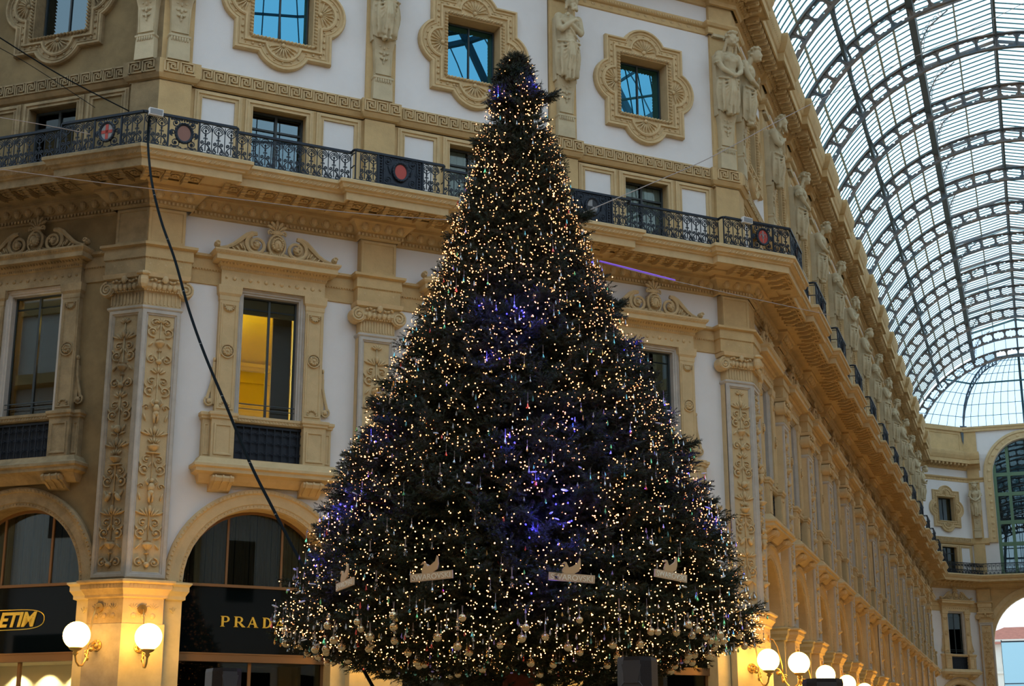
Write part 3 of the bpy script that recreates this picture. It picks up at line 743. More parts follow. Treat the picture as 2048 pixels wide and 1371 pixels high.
def pane(x,z0,z1,o,m):
    mb=MB(); mb.box(-x,x,o-.012,o,z0,z1); return mb.mesh('window_pane',m)
WS=window_surround()
PANE_LIT=pane(.53,7.95,10.28,-.12,'glass'); PANE_DIM=pane(.53,7.95,10.28,-.12,'glass_dim')
def room_mesh(m, x0=-.95,x1=.95,z0=7.6,z1=10.9,dep=2.2):
    mb=MB()
    mb.box(x0,x1,-dep-.05,-dep,z0,z1); mb.box(x0-.05,x0,-dep,-.36,z0,z1); mb.box(x1,x1+.05,-dep,-.36,z0,z1); mb.box(x0,x1,-dep,-.36,z1,z1+.05); mb.box(x0,x1,-dep,-.36,z0-.05,z0)
    return mb
def dark_back(x,z0,z1,dep=.9,m='dark'):
    mb=room_mesh(m,-x,x,z0,z1,dep); return mb.mesh('dark_room',m)
DB_WIN=dark_back(.8,7.6,10.6,1.2)
wn=0
def lower_window(face,c,label,lit=False,dirty=False,interior=None):
    global wn; wn+=1
    parts=[(p[0],grimy(p[1]) if dirty else p[1],*p[2:]) for p in WS]
    parts.append(('window_pane',PANE_LIT if lit else PANE_DIM))
    if interior is not None: parts+=interior
    else: parts.append(('room_behind',DB_WIN))
    return inst(parts,'window_%d'%wn,fr(face,c),label,'window',None,'structure')
# the lit yellow room: coved ceiling, cornice and pilaster, dark sheet added for the reflection on the right
mb=room_mesh('room',-2.0,1.3,7.4,10.6,2.6)
mb.loft([[(-2.0,-o if False else 2.6-o,z) for o,z in ()]],0) if False else None
for z,g in ((9.55,.10),(9.62,.16),(9.30,.06)): mb.box(-2.0,1.3,-2.6,-2.6+g,z-.05,z+.02)
for z,g in ((9.55,.10),(9.62,.16),(9.30,.06)): mb.box(1.3-g,1.3,-2.6,-.4,z-.05,z+.02)
mb.loft([[(-2.0,2.6-.0,9.64),(-2.0,1.7,10.6),(-2,2.6,10.6)],[(1.3,2.6,9.64),(1.3,1.7,10.6),(1.3,2.6,10.6)]])
mb.box(-.75,-.35,-2.2,-1.6,7.4,9.25); mb.loft([[(-.75-g,1.6-g,z),(-.35+g,1.6-g,z),(-.35+g,2.2,z),(-.75-g,2.2,z)] for g,z in ((0,9.1),(.06,9.15),(.06,9.22),(.13,9.30),(.13,9.36))])
ROOM=[('room_behind',mb.mesh('yellow_room','room'),'yellow lit room with moulded cornice')]
mb=MB(); mb.box(.13,.50,-.30,-.24,7.95,10.28); 
ROOM.append(('reflection_sheet',mb.mesh('reflection_sheet','room_dark'),'dark sheet standing for the reflection in the right half'))
mb=MB(); mb.box(-.53,.53,-.22,-.18,9.98,10.28); ROOM.append(('blind_box',mb.mesh('blind_box','room_dark')))
lower_window('M',BC[0],'tall pedimented window with a yellow lit room behind the glass',True,False,ROOM)
lower_window('M',BC[1],'tall pedimented window wholly behind the Christmas tree')
lower_window('M',BC[2],'tall pedimented window half hidden by the right edge of the tree')
mb=room_mesh('room_dark',-1.6,1.3,7.4,10.6,2.4)
RD=[('room_behind',mb.mesh('brown_room','room_dark'))]
mb=MB(); mb.prism([(.02,8.85),(.36,8.75),(.40,10.4),(.02,10.4)],-1.25,-1.2); mb.box(.66,.76,-1.25,-1.2,9.0,10.4); RD.append(('lit_curtain_edge',mb.mesh('lit_curtain','room'),'yellow lit strip of curtain'))
mb=MB(); mb.tube([(.23,-.80,9.85),(.23,-.80,9.38)],.008,4); mb.ell((.23,-.80,9.30),(.055,.055,.07),10,7); mb.lathe((.23,-.80),[(.02,9.3),(.08,9.33),(.09,9.36),(.02,9.4)],10)
RD.append(('hanging_lamp',mb.mesh('hanging_lamp','globe'),'small lit hanging lamp'))
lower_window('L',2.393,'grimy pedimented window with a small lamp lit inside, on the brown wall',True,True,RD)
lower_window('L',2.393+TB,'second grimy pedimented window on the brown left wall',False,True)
for k in range(NB): lower_window('A',AC[k],'tall pedimented window of the arcade wall, %s from the near corner'%ORD[k])
lower_window('E',1.8,'tall dark window with a small pediment at the far end of the arcade')

# ------------------------------------------------------------------ quatrefoil windows
def quat_outline(d):
    hx,hz=1.02-d,1.105-d; zc=16.48; pts=[]
    for side in range(4):
        if side==0: R,cx,cz,a0=.60-d,0,-(1.41-.60)+0,-PI/2
        # centre of each lobe circle
        if side in (0,2): R=.60-d; cc=(0,(-1 if side==0 else 1)*(1.41-.60)); edge=hz
        else: R=.56-d; cc=((1 if side==1 else -1)*(1.31-.56),0); edge=hx
        dist=edge-abs(cc[1] if side in (0,2) else cc[0])
        half=math.acos(max(-1,min(1,dist/R)))
        base={0:-PI/2,1:0,2:PI/2,3:PI}[side]
        corner={0:(-hx,-hz),1:(hx,-hz),2:(hx,hz),3:(-hx,hz)}[side]
        pts.append((corner[0],zc+corner[1]))
        for i in range(13):
            a=base-half+2*half*i/12
            pts.append((cc[0]+R*math.cos(a),zc+cc[1]+R*math.sin(a)))
    return pts
def quat_parts():
    mb=MB()
    prof=[(0,-.02),(0,.08),(.02,.12),(.055,.12),(.07,.07),(.10,.07),(.105,.085),(.12,.085),(.125,.06),(.20,.06),(.215,.11),(.25,.11),(.265,.06)]
    outl=[(quat_outline(d),o) for d,o in prof]
    inner=[(max(-.70,min(.70,x)),max(15.70,min(17.24,z))) for x,z in quat_outline(.265)]
    outl.append((inner,.05)); mb.strips(outl)
    o2=quat_outline(.165)
    for i in range(len(o2)):
        (x0,z0),(x1,z1)=o2[i],o2[(i+1)%len(o2)]; Ln=math.hypot(x1-x0,z1-z0)
        if Ln>.3:
            n=int(Ln/.13)
            for k in range(n):
                t=(k+.5)/n; mb.ell((x0+(x1-x0)*t,.075,z0+(z1-z0)*t),(.030,.03,.030) if k%3 else (.016,.03,.016),6,4)
        elif i%2: mb.ell((x0,.075,z0),(.022,.02,.022),6,4)
    # rope border
    def twist(x0,z0,x1,z1):
        Ln=math.hypot(x1-x0,z1-z0); n=int(Ln/.075); a=math.atan2(z1-z0,x1-x0)
        for k in range(n):
            t=(k+.5)/n; mb.ell((x0+(x1-x0)*t,.075,z0+(z1-z0)*t),(.052,.06,.026),6,4,tilt=a+.7)
    twist(-.67,15.71,.67,15.71); twist(.67,15.71,.67,17.22); twist(.67,17.22,-.67,17.22); twist(-.67,17.22,-.67,15.71)
    mb.strips([(rect(-.70,.70,15.68,17.25),.05),(rect(-.64,.64,15.74,17.19),.05),(rect(-.62,.62,15.76,17.17),.04),(rect(-.62,.62,15.76,17.17),-.34)])
    # shells in the four lobes
    for cx,cz,a0 in ((0,15.62,-PI/2),(0,17.32,PI/2),(-.76,16.48,PI),(.76,16.48,0)):
        for i in range(9):
            a=a0+(i-4)*PI/9.5; r=.17
            mb.ell((cx+r*math.cos(a),.06,cz+r*math.sin(a)),(.125,.055,.020),8,5,tilt=a)
            mb.ell((cx+.29*math.cos(a),.06,cz+.29*math.sin(a)),(.028,.03,.028),6,4)
        mb.strips([([(cx+r*math.cos(a0+(i-6)*PI/12),cz+r*math.sin(a0+(i-6)*PI/12)) for i in range(13)],o) for r,o in ((.37,.05),(.36,.10),(.33,.10),(.32,.05))],0,False)
        mb.ell((cx,.07,cz),(.05,.05,.05),8,5)
    P=[('carved_surround',mb.mesh('quatrefoil_surround','stone_hi'),'stepped quatrefoil stone frame with shells')]
    mb=MB(); frame_prof(mb,-.60,.60,15.78,17.14,[(0,-.30),(0,-.25),(.025,-.25),(.025,-.31)]); mb.box(-.016,.016,-.31,-.25,15.8,17.12)
    P.append(('window_sash',mb.mesh('quatrefoil_sash','frame')))
    return P
QP=quat_parts()
QB=pane(.58,15.8,17.12,-.28,'glass_blue_refl'); QD=pane(.58,15.8,17.12,-.28,'glass_dim'); QR=dark_back(.7,15.6,17.3,.9)
mb=MB(); 
for i in range(14): mb.box(-.58+i*.083,-.58+i*.083+.06,-.40-.02*(i%2),-.36-.02*(i%2),15.8,17.12)
QC=mb.mesh('yellow_curtain','curtain_y')
def quat_window(face,c,label,glass=QB,dirty=False,extra=()):
    global wn; wn+=1
    parts=[(p[0],grimy(p[1]) if dirty else p[1],*p[2:]) for p in QP]+[('window_pane',glass),('room_behind',QR)]+list(extra)
    inst(parts,'window_%d'%wn,fr(face,c),label,'window',None,'structure')
quat_window('M',BC[0],'quatrefoil window with a blue reflection tinted into its glass above the yellow-lit window')
quat_window('M',BC[1],'quatrefoil window with a blue reflection tinted into its glass just left of the tree tip')
quat_window('M',BC[2],'quatrefoil window between the two draped statues right of the tree tip')
quat_window('L',2.393,'grimy quatrefoil window reflecting the pale roof at top left',QD,True)
quat_window('L',2.393+TB,'grimy quatrefoil window farther along the brown left wall',QD,True)
for k in range(NB): quat_window('A',AC[k],'quatrefoil window on the arcade wall, %s from the near corner'%ORD[k],QD)
quat_window('E',1.8,'small quatrefoil window with yellow curtains at the far end',QD,False,[('yellow_curtain',QC,'drawn yellow curtains')])

# ------------------------------------------------------------------ mezzanine windows behind the balcony
def mezz_parts(curtain):
    mb=MB()
    pr=[(0,0),(0,.03),(.03,.035),(.05,.06),(.075,.06),(.08,.03),(.12,.03),(.13,.05),(.145,.05),(.15,.0)]
    for x0,x1 in ((-1.72,-.77),(-.70,.70),(.77,1.72)): uframe(mb,x0,x1,12.5,14.34,pr)
    P=[('mezzanine_mouldings',mb.mesh('mezzanine_mouldings','stone_hi'))]
    mb=MB()
    for s in (-1,1): mb.box(*sorted((s*.92,s*1.57)),-.02,.012,12.5,14.19)
    P.append(('white_panel',mb.mesh('mezzanine_panels','plaster')))
    mb=MB(); frame_prof(mb,-.56,.56,12.45,14.20,[(0,-.26),(0,-.20),(.04,-.20),(.04,-.27)]); mb.box(-.025,.025,-.27,-.2,12.5,14.2); mb.box(-.56,.56,-.26,-.21,13.82,13.86)
    P.append(('window_sash',mb.mesh('mezzanine_sash','frame')))
    P.append(('window_pane',pane(.54,12.48,14.18,-.24,'glass' if curtain else 'glass_dim')))
    if curtain:
        mb=MB()
        for i in range(22):
            x=-.54+i*.049
            if i in (10,11): continue
            mb.box(x,x+.046,-.29-.008*(i%3),-.27-.008*(i%3),12.48,14.18)
        P.append(('curtain',mb.mesh('white_curtain','curtain_w'),'drawn white curtain'))
    P.append(('room_behind',dark_back(.7,12.3,14.35,.8)))
    return P
MZ0=mezz_parts(False); MZ1=mezz_parts(True)
def mezz(face,c,label,P=MZ0,dirty=False):
    global wn; wn+=1
    inst([(p[0],grimy(p[1]) if dirty else p[1],*p[2:]) for p in P],'window_%d'%wn,fr(face,c),label,'window',None,'structure')
mezz('M',BC[0],'dark mezzanine window behind the balcony, above the yellow-lit window')
mezz('M',BC[1],'mezzanine window behind the balcony just left of the tree top',MZ1)
mezz('M',BC[2],'mezzanine window with white curtains behind the balcony right of the tree',MZ1)
mezz('L',2.393,'mezzanine window with pale curtains behind the left balcony',MZ1,True)
mezz('L',2.393+TB,'second mezzanine window on the brown left wall',MZ0,True)
for k in range(NB): mezz('A',AC[k],'mezzanine window behind the arcade balcony, %s from the near corner'%ORD[k],MZ0)
mezz('E',1.8,'mezzanine window of the far angled wall',MZ0)

# ------------------------------------------------------------------ shop arches
def arch_parts(sign=True, warm=False):
    P=[]; N=32
    def A(r,z=4.8): return [(r*math.cos(PI-PI*i/N), z+r*math.sin(PI-PI*i/N)) for i in range(N+1)]
    mb=MB(); mb.strips([(A(1.77),0),(A(1.77),.07),(A(1.74),.10),(A(1.69),.10),(A(1.67),.07),(A(1.62),.06),(A(1.50),.06),(A(1.48),.04),(A(1.42),.04),(A(1.41),.0),(A(1.41),-.55)],0,False)
    for i in range(64):
        a=PI*(i+.5)/64; mb.ell((1.715*math.cos(a),.10,4.8+1.715*math.sin(a)),(.03,.025,.022),5,4,tilt=a)
        mb.ell((1.46*math.cos(a),.05,4.8+1.46*math.sin(a)),(.018,.015,.012),5,4,tilt=a)
    P.append(('archivolt',mb.mesh('archivolt','stone_hi')))
    mb=MB(); mb.strips([(A(1.41),-.34),(A(1.36),-.34),(A(1.36),-.40)],0,False)
    for x in (-.52,.52): mb.box(x-.02,x+.02,-.40,-.35,4.84,4.8+math.sqrt(1.38**2-.52**2))
    mb.box(-1.41,1.41,-.42,-.30,4.79,4.84)
    P.append(('lunette_frame',mb.mesh('lunette_frame','bronze')))
    mb=MB(); pts=[(x,z) for x,z in A(1.38)]; mb.prism(pts,-.385,-.375); P.append(('lunette_pane',mb.mesh('lunette_pane','glass')))
    mb=MB(); n=40
    for i in range(n):
        x0=-1.38+i*2.76/n; x1=x0+2.76/n; xm=(x0+x1)/2; h=math.sqrt(max(.001,1.38**2-min(abs(x0),abs(x1))**2)); dd=.03*math.sin(i*2.1)+.02*(i%2)
        mb.add([(x0,.50-dd,4.84),(xm,.46-dd,4.84),(x1,.50-dd,4.84),(x1,.50-dd,4.8+h),(xm,.46-dd,4.8+h),(x0,.50-dd,4.8+h)],[(0,1,4,5),(1,2,3,4)])
    P.append(('curtain',mb.mesh('lunette_curtain','curtain_y' if warm else 'curtain'),'pleated curtain'))
    mb=MB(); mb.box(-1.41,1.41,-.44,-.36,3.60,4.79); P.append(('sign_panel',mb.mesh('sign_panel','black_glass')))
    mb=MB(); mb.box(-1.41,1.41,-.44,-.28,3.45,3.60); mb.box(-1.41,1.41,-.30,-.27,3.58,3.605)
    P.append(('transom',mb.mesh('transom','bronze')))
    P.append(('arch_jamb',JAMB[0],'pale marble arch jamb')); P.append(('arch_jamb',JAMB[1],'pale marble arch jamb'))
    mb=MB(); mb.box(-1.41,-1.36,-.44,-.36,0,3.45); mb.box(1.36,1.41,-.44,-.36,0,3.45); mb.box(-.03,.03,-.44,-.38,0,3.45); mb.box(-1.4,1.4,-.44,-.36,0,.3)
    P.append(('shop_window_frame',mb.mesh('shop_window_frame','bronze')))
    P.append(('shop_window_pane',pane(1.38,.3,3.45,-.40,'glass')))
    P.append(('shop_interior',dark_back(1.45,.0,3.5,2.0)))
    mb=MB(); mb.prism([(x,z) for x,z in A(1.5)],-.68,-.62); P.append(('lunette_back',mb.mesh('lunette_back','dark')))
    return P
JAMB=[jamb_part(-1),jamb_part(1)]
AP=arch_parts(); AW=arch_parts(warm=True)
def letters_prada():
    mb=MB(); H=.19; o0,o1=0,.02
    def box(x0,x1,z0,z1,X): mb.box(X+x0*H,X+x1*H,o0,o1,z0*H,z1*H)
    def quad(p,X): mb.prism([(X+x*H,z*H) for x,z in p],o0,o1)
    def bowl(X,x0,z0,z1,w,t):
        zc=(z0+z1)/2; h=(z1-z0)/2; n=12
        a=[(X+(x0+w*math.cos(q))*H,(zc+h*math.sin(q))*H) for q in [-PI/2+PI*i/n for i in range(n+1)]]
        b=[(X+(x0+(w-t)*math.cos(q))*H,(zc+(h-.09)*math.sin(q))*H) for q in [-PI/2+PI*i/n for i in range(n+1)]]
        for i in range(n): mb.prism([a[i],a[i+1],b[i+1],b[i]],o0,o1)
    def P_(X,r=False):
        box(.06,.28,.03,.97,X); quad([(-.06,0),(.40,0),(.28,.09),(.06,.09)],X); quad([(-.06,1),(.3,1),(.28,.91),(.06,.91)],X)
        box(.26,.5,.91,1.0,X); box(.26,.5,.42,.51,X); bowl(X,.48,.42,1.0,.36,.2)
        if r: quad([(.36,.45),(.60,.45),(1.12,0),(.78,0)],X)
    def A_(X):
        quad([(.02,0),(.13,0),(.52,.98),(.44,.98)],X); quad([(.40,1.0),(.56,1.0),(1.0,0),(.72,0)],X); box(.25,.75,.30,.38,X)
        quad([(-.08,0),(.24,0),(.14,.08),(.04,.08)],X); quad([(.62,0),(1.10,0),(.98,.08),(.72,.08)],X)
    def D_(X):
        box(.06,.28,.03,.97,X); quad([(-.04,0),(.4,0),(.28,.09),(.06,.09)],X); quad([(-.04,1),(.4,1),(.28,.91),(.06,.91)],X); bowl(X,.30,0,1.0,.62,.24)
    P_(-.585); P_(-.335,True); A_(-.085); D_(.20); A_(.435)
    return mb.mesh('gold_lettering','gold')
PRL=letters_prada()
e=inst(AP,'shop_front',fr('M',BC[0]),'shop arch with gold PRADA letters on a black glass sign','shop front','arched shop fronts')
q=ob('sign_lettering',PRL,e); q.location=(0,.345,4.08); q['label']='raised gold PRADA letters'
inst(AP,'shop_front',fr('M',BC[1]),'shop arch hidden behind the foot of the Christmas tree','shop front','arched shop fronts')
inst(AP,'shop_front',fr('M',BC[2]),'shop arch glimpsed below the right edge of the tree','shop front','arched shop fronts')
def textmesh(txt,size,depth,m,shear=0.0,ax='CENTER',bold=0.0):
    c=bpy.data.curves.new('t','FONT'); c.body=txt; c.size=size; c.extrude=depth; c.align_x=ax; c.shear=shear; c.offset=bold
    o=bpy.data.objects.new('t',c); COL.objects.link(o); bpy.context.view_layer.update()
    me=bpy.data.meshes.new_from_object(o.evaluated_get(bpy.context.evaluated_depsgraph_get())); bpy.data.objects.remove(o); bpy.data.curves.remove(c)
    me.materials.clear(); me.materials.append(M[m]); return me
shop_lit=[p for p in AP if p[0] not in('shop_interior','shop_window_pane')]
mb=MB(); mb.box(-1.36,1.36,-1.3,-1.25,0,3.45); mb.box(-1.45,-1.40,-1.3,-.44,0,3.45); mb.box(1.40,1.45,-1.3,-.44,0,3.45); mb.box(-1.4,1.4,-1.3,-.44,3.45,3.5); mb.box(-1.4,1.4,-1.3,-.44,0,.05)
e=inst(grimy_parts(shop_lit)+[('shop_interior',mb.mesh('cream_shop','shop'),'cream shop wall lit by small spotlights')],'shop_front',fr('L',2.393),'left shop arch with ETIM in an oval on a black sign','shop front','arched shop fronts')
tm=textmesh('ETIM',.36,.008,'gold',.25,'RIGHT',.012)
q=ob('sign_lettering',tm,e); q.rotation_euler=(PI/2,0,0); q.location=(.27,.345,4.09); q['label']='slanted gold ETIM letters'
mb=MB(); oval=[(x,.0,z) for x,z in [(.42*1+0,0)]]; 
pts=[]
for i in range(41):
    a=2*PI*i/40; pts.append((-.42+.90*math.copysign(abs(math.cos(a))**.45,math.cos(a)),.0,4.21+.18*math.copysign(abs(math.sin(a))**.75,math.sin(a))))
mb.tube(pts,.008,5,cap=False); q=ob('sign_outline',mb.mesh('sign_outline','gold'),e); q.location=(0,.352,0); q['label']='thin gold oval outline'
inst(grimy_parts(AP),'shop_front',fr('L',2.393+TB),'second shop arch on the brown left wall','shop front','arched shop fronts')
for k in range(NB): inst(AW if k else AP,'shop_front',fr('A',AC[k]),'warm curtained shop arch of the arcade wall, %s from the near corner'%ORD[k],'shop front','arched shop fronts of the arcade')
inst(AP,'shop_front',fr('E',1.8),'shop arch of the far angled wall','shop front','arched shop fronts')
for i,(x,o) in enumerate(((-.6,-.75),(.05,-.75),(.7,-.75))):
    l=bpy.data.lights.new('shop_spot','SPOT'); l.energy=60; l.color=(1,.88,.45); l.spot_size=1.5; l.spot_blend=.35; l.shadow_soft_size=.04
    lo=bpy.data.objects.new('shop_spotlight',l); COL.objects.link(lo); lo.matrix_world=fr('L',2.393)@Matrix.Translation((x,-o+.2,3.42))@Matrix.Rotation(.35,4,'X')
for face,s,e_,col,x in (('M',BC[0],240,(1,.80,.22),(-1.2,1.3,9.0)),('L',2.393,16,(1,.66,.16),(.35,.75,9.9))):
    l=bpy.data.lights.new('room_lamp','POINT'); l.energy=e_; l.color=col; l.shadow_soft_size=.15
    lo=bpy.data.objects.new('room_lamp',l); COL.objects.link(lo); lo.matrix_world=fr(face,s)@Matrix.Translation(x)
# ------------------------------------------------------------------ iron balcony railing
ZB,ZT=12.50,13.12
def rail_unit(mb,x,w,o=0.0):
    h=ZT-ZB; r=.0105
    mb.tube([(x-w/2,o,ZB),(x-w/2,o,ZT-.05)],.010,4); mb.tube([(x,o,ZB+.05),(x,o,ZT-.20)],.012,4)
    for rr in (.108,.078,.05): mb.tube([(x+rr*w/.23*math.cos(a),o,ZT-.17+rr*1.2*math.sin(a)) for a in [PI*i/8 for i in range(9)]],r,4)
    mb.ell((x,o,ZT-.17),(.022,.018,.03),6,4); mb.ell((x,o,ZT-.10),(.012,.012,.03),5,4)
    mb.tube([(x-.085,o,ZT-.17),(x-.04,o,ZT-.215),(x,o,ZT-.235),(x+.04,o,ZT-.215),(x+.085,o,ZT-.17)],.011,4)
    mb.ell((x,o,ZT-.26),(.02,.02,.03),6,4)
    for s in (-1,1):
        mb.tube([(x+s*a,o,b) for a,_,b in spiral(.062,ZB+.06,.048,.01,PI*.6,-1.3,12)],.0135,4)
        mb.tube([(x+s*.09,o,ZB+.10),(x+s*.06,o,ZB+.15),(x+s*.015,o,ZB+.2)],.014,4)
        mb.tube([(x+s*a,o,b) for a,_,b in spiral(.055,ZB+.215,.036,.008,-PI*.4,1.2,10)],.013,4)
        mb.tube([(x+s*a,o,b) for a,_,b in spiral(.02,ZB+.30,.02,.006,-PI*.4,1.1,8)],.007,4)
    mb.ell((x,o,ZB+.24),(.016,.014,.04),6,4)
def handrail(mb,x0,x1,o=0,ret=0):
    pts=[(x0,o,ZT)]+[(x1,o,ZT)]
    mb.box(x0,x1,o-.03,o+.03,ZT-.025,ZT+.02); mb.box(x0,x1,o-.012,o+.012,ZB,ZB+.02)
def scroll_panel(mb,x0,x1,o=0,solid=False):
    w=x1-x0; xc=(x0+x1)/2; zc=(ZB+ZT)/2
    for x in (x0,x1): mb.box(x-.016,x+.016,o-.016,o+.016,ZB,ZT)
    if solid: mb.box(x0,x1,o-.012,o+.0,ZB+.02,ZT-.02)
    for s in (-1,1):
        for t in (-1,1):
            cx,cz=xc+s*w*.27,zc+t*.19
            mb.tube([(cx+s*a,o+.005,cz+t*b) for a,_,b in spiral(0,0,.095,.02,PI*.2,1.5,16)],.012,4); mb.ell((cx,o+.01,cz),(.03,.02,.03),6,4)
            mb.tube([(xc+s*.03,o,zc+t*.28),(xc+s*.12,o,zc+t*.25),(xc+s*w*.44,o,zc+t*.27)],.010,4)
        mb.tube([(xc+s*a,o,zc+b) for a,_,b in spiral(w*.36,0,.07,.02,-PI*.5,1.1,12)],.012,4)
        mb.ell((xc+s*w*.40,o,zc),(.03,.015,.06),6,4); mb.ell((xc+s*w*.24,o+.01,zc+.02),(.02,.02,.10),6,4,tilt=-s*.3)
    if solid:
        for s in (-1,1):
            for k in range(9): mb.ell((xc+s*w*.42,o+.01,ZB+.07+k*.06),(.022,.02,.022),6,4)
            mb.box(*sorted((xc+s*w*.36-.008,xc+s*w*.36+.008)),o,o+.02,ZB,ZT); mb.box(*sorted((xc+s*w*.49-.012,xc+s*w*.49+.012)),o,o+.025,ZB,ZT)
    for i in range(11): mb.ell((x0+.05+i*(w-.1)/10,o,ZT-.05),(.02,.012,.022),5,4)
def medallion(color,kind=None):
    mb=MB(); mb.strips([([(a*math.cos(2*PI*i/24),b*math.sin(2*PI*i/24)) for i in range(24)],o) for a,b,o in ((.175,.205,0),(.175,.205,.035),(.155,.185,.045),(.125,.155,.03),(.12,.15,.0))])
    for i in range(20):
        a=2*PI*i/20; mb.ell((.165*math.cos(a),.03,.195*math.sin(a)),(.02,.02,.02),5,4)
    fr_=mb.mesh('medallion_rim','iron')
    mb=MB(); mb.prism([(.125*math.cos(2*PI*i/24),.155*math.sin(2*PI*i/24)) for i in range(24)],-.01,.018,0)
    if kind=='cross': mb.box(-.03,.03,.018,.024,-.145,.145,1); mb.box(-.115,.115,.018,.024,-.03,.03,1)
    if kind=='quarter':
        for s,t in ((1,1),(-1,-1)):
            q=[(0,0)]+[(s*.122*math.cos(PI/2*i/8),t*.152*math.sin(PI/2*i/8)) for i in range(9)]; mb.prism(q if s*t>0 else q[::-1],.018,.023,1)
    if kind=='lily':
        mb.box(-.008,.008,.018,.024,-.13,.13,1)
        for s in (-1,1): mb.tube([(s*a,.022,b) for a,b in ((0,-.02),(.03,.06),(.07,.05),(.085,-.01))],.010,4,1)
        mb.box(-.035,.035,.018,.024,-.035,-.02,1); mb.ell((0,.02,.10),(.018,.008,.04),6,4,1)
    cols={'cross':['enwhite','red'],'quarter':['enwhite','enblack'],'lily':['red','enwhite']}.get(kind,[color])
    return fr_, mb.mesh('medallion_face',cols)
MED={k:medallion(*v) for k,v in {'cross':('enwhite','cross'),'brown':('brown',None),'red':('red',None),'quarter':('enwhite','quarter'),'lily':('red','lily')}.items()}
# recessed run (between pilasters) and projecting run (in front of a pilaster)
def rail_recess():
    mb=MB(); w=.2285; n=10
    for i in range(n): rail_unit(mb,-n*w/2+w*(i+.5),w)
    mb.tube([(n*w/2,0,ZB),(n*w/2,0,ZT-.05)],.012,4); return mb.mesh('balusters','iron')
mb=MB(); handrail(mb,-1.17,1.17); HR_R=mb.mesh('handrail','iron'); BR_R=rail_recess()
def rail_proj():
    mb=MB(); 
    for s in (-1,1):
        for i in range(2): rail_unit(mb,s*(.56+.18*i),.18)
        mb.tube([(s*.93,-.0,ZB),(s*.93,-.0,ZT)],.015,4)
        for z in (ZB+.03,ZT-.06,ZB+.3): mb.tube([(s*.92,0,z),(s*.95,-.05,z),(s*.95,-.18,z)],.012,4)
    a=mb.mesh('balusters','iron')
    mb=MB(); handrail(mb,-.92,.92)
    for s in (-1,1): mb.tube([(s*.90,0,ZT),(s*.94,-.01,ZT),(s*.96,-.05,ZT),(s*.96,-.20,ZT)],.026,6)
    b=mb.mesh('handrail','iron')
    mb=MB(); scroll_panel(mb,-.48,.48,0,True); c=mb.mesh('cast_panel','iron'); return a,b,c
BR_P,HR_P,CP_P=rail_proj()
GR='iron balcony railings'
def rail_rec(face,c,label,dirty=False): inst([('handrail',HR_R),('balusters',BR_R)],'balcony_railing',fr(face,c)@Matrix.Translation((0,-1.09,0)),label,'railing',GR)
def rail_pr(face,c,med,label):
    e=inst([('handrail',HR_P),('balusters',BR_P),('cast_panel',CP_P)],'balcony_railing',fr(face,c)@Matrix.Translation((0,-1.27,0)),label,'railing',GR)
    r,f=MED[med]; q=ob('medallion',r,e); q.location=(0,-.01,(ZB+ZT)/2); q['label']={'red':'red oval medallion','quarter':'black and white quartered medallion','brown':'brown oval medallion'}.get(med); g=ob('medallion_face',f,q)
for i,l in enumerate(('recessed black railing in front of the dark mezzanine window','recessed black railing largely behind the top of the tree','recessed black railing below the quatrefoil window right of the tree')): rail_rec('M',BC[i],l)
rail_rec('L',2.393,'recessed black railing on the left wall beside the corner'); rail_rec('L',2.393+TB,'second recessed black railing on the left wall')
rail_pr('M',PC[1],'red','projecting black railing with a solid panel and red oval'); rail_pr('M',PC[2],'quarter','projecting railing with a black and white quartered oval beside the tree')
rail_pr('L',4.499,'brown','projecting black railing farther along the left wall')
for k in range(NB):
    rail_rec('A',AC[k],'recessed railing on the arcade balcony, %s from the near corner'%ORD[k])
    if k: rail_pr('A',.287+TB*k,'brown','projecting railing on the arcade balcony, %s beyond the corner'%ORD[k-1])
def rail_corner(k, label, medL, medR):
    """wraps round a convex corner; local frame as for corner pilasters"""
    c,s=math.cos(math.radians(22.5)),math.sin(math.radians(22.5)); off=1.27; t=off*math.tan(math.radians(22.5))
    mtx=(Matrix.Identity(4)@RZ(-22.5)) if k==0 else Matrix.Translation((LM,0,0))@RZ(22.5)
    e=empty('balcony_railing',mtx); tag(e,label,'railing',GR)
    bal=MB(); hr=MB(); pan=MB()
    for sg,mt in ((-1,RZ(-22.5)@Matrix.Translation((0,-off,0))),(1,RZ(22.5)@Matrix.Translation((0,-off,0)))):
        b=MB(); h=MB(); p=MB(); L0=t
        for i in range(2): rail_unit(b,sg*(-L0+.02+.21*(i+.5)),.21)
        scroll_panel(p,*sorted((sg*(-L0+.46),sg*(-L0+1.03))),0,False)
        n=3; w=(1.23-(-L0+1.03))/n
        for i in range(n): rail_unit(b,sg*(-L0+1.03+w*(i+.5)),w)
        x1=sg*1.23; b.tube([(x1,0,ZB),(x1,0,ZT)],.016,4)
        handrail(h,*sorted((sg*-L0,sg*1.20)))
        h.tube([(sg*1.19,0,ZT),(sg*1.23,-.02,ZT),(sg*1.25,-.06,ZT),(sg*1.25,-.2,ZT)],.026,6)
        put(bal,b,mt); put(hr,h,mt); put(pan,p,mt); ob('cast_panel',pan.mesh('scroll_panel','iron'),e); pan=MB()
        r,f=MED[medL if sg<0 else medR]
        if True:
            q=ob('medallion',r,e); q.matrix_local=mt@Matrix.Translation((sg*(-L0+.745),-.01,(ZB+ZT)/2)); ob('medallion_face',f,q)
            q['label']={'cross':'white medallion with a red cross','brown':'brown oval medallion','lily':'red medallion with a pale lily'}[medL if sg<0 else medR]
    ob('handrail',hr.mesh('handrail_corner','iron'),e); ob('balusters',bal.mesh('balusters_corner','iron'),e)
rail_corner(0,'black railing wrapped round the left corner with cross and brown ovals','cross','brown')
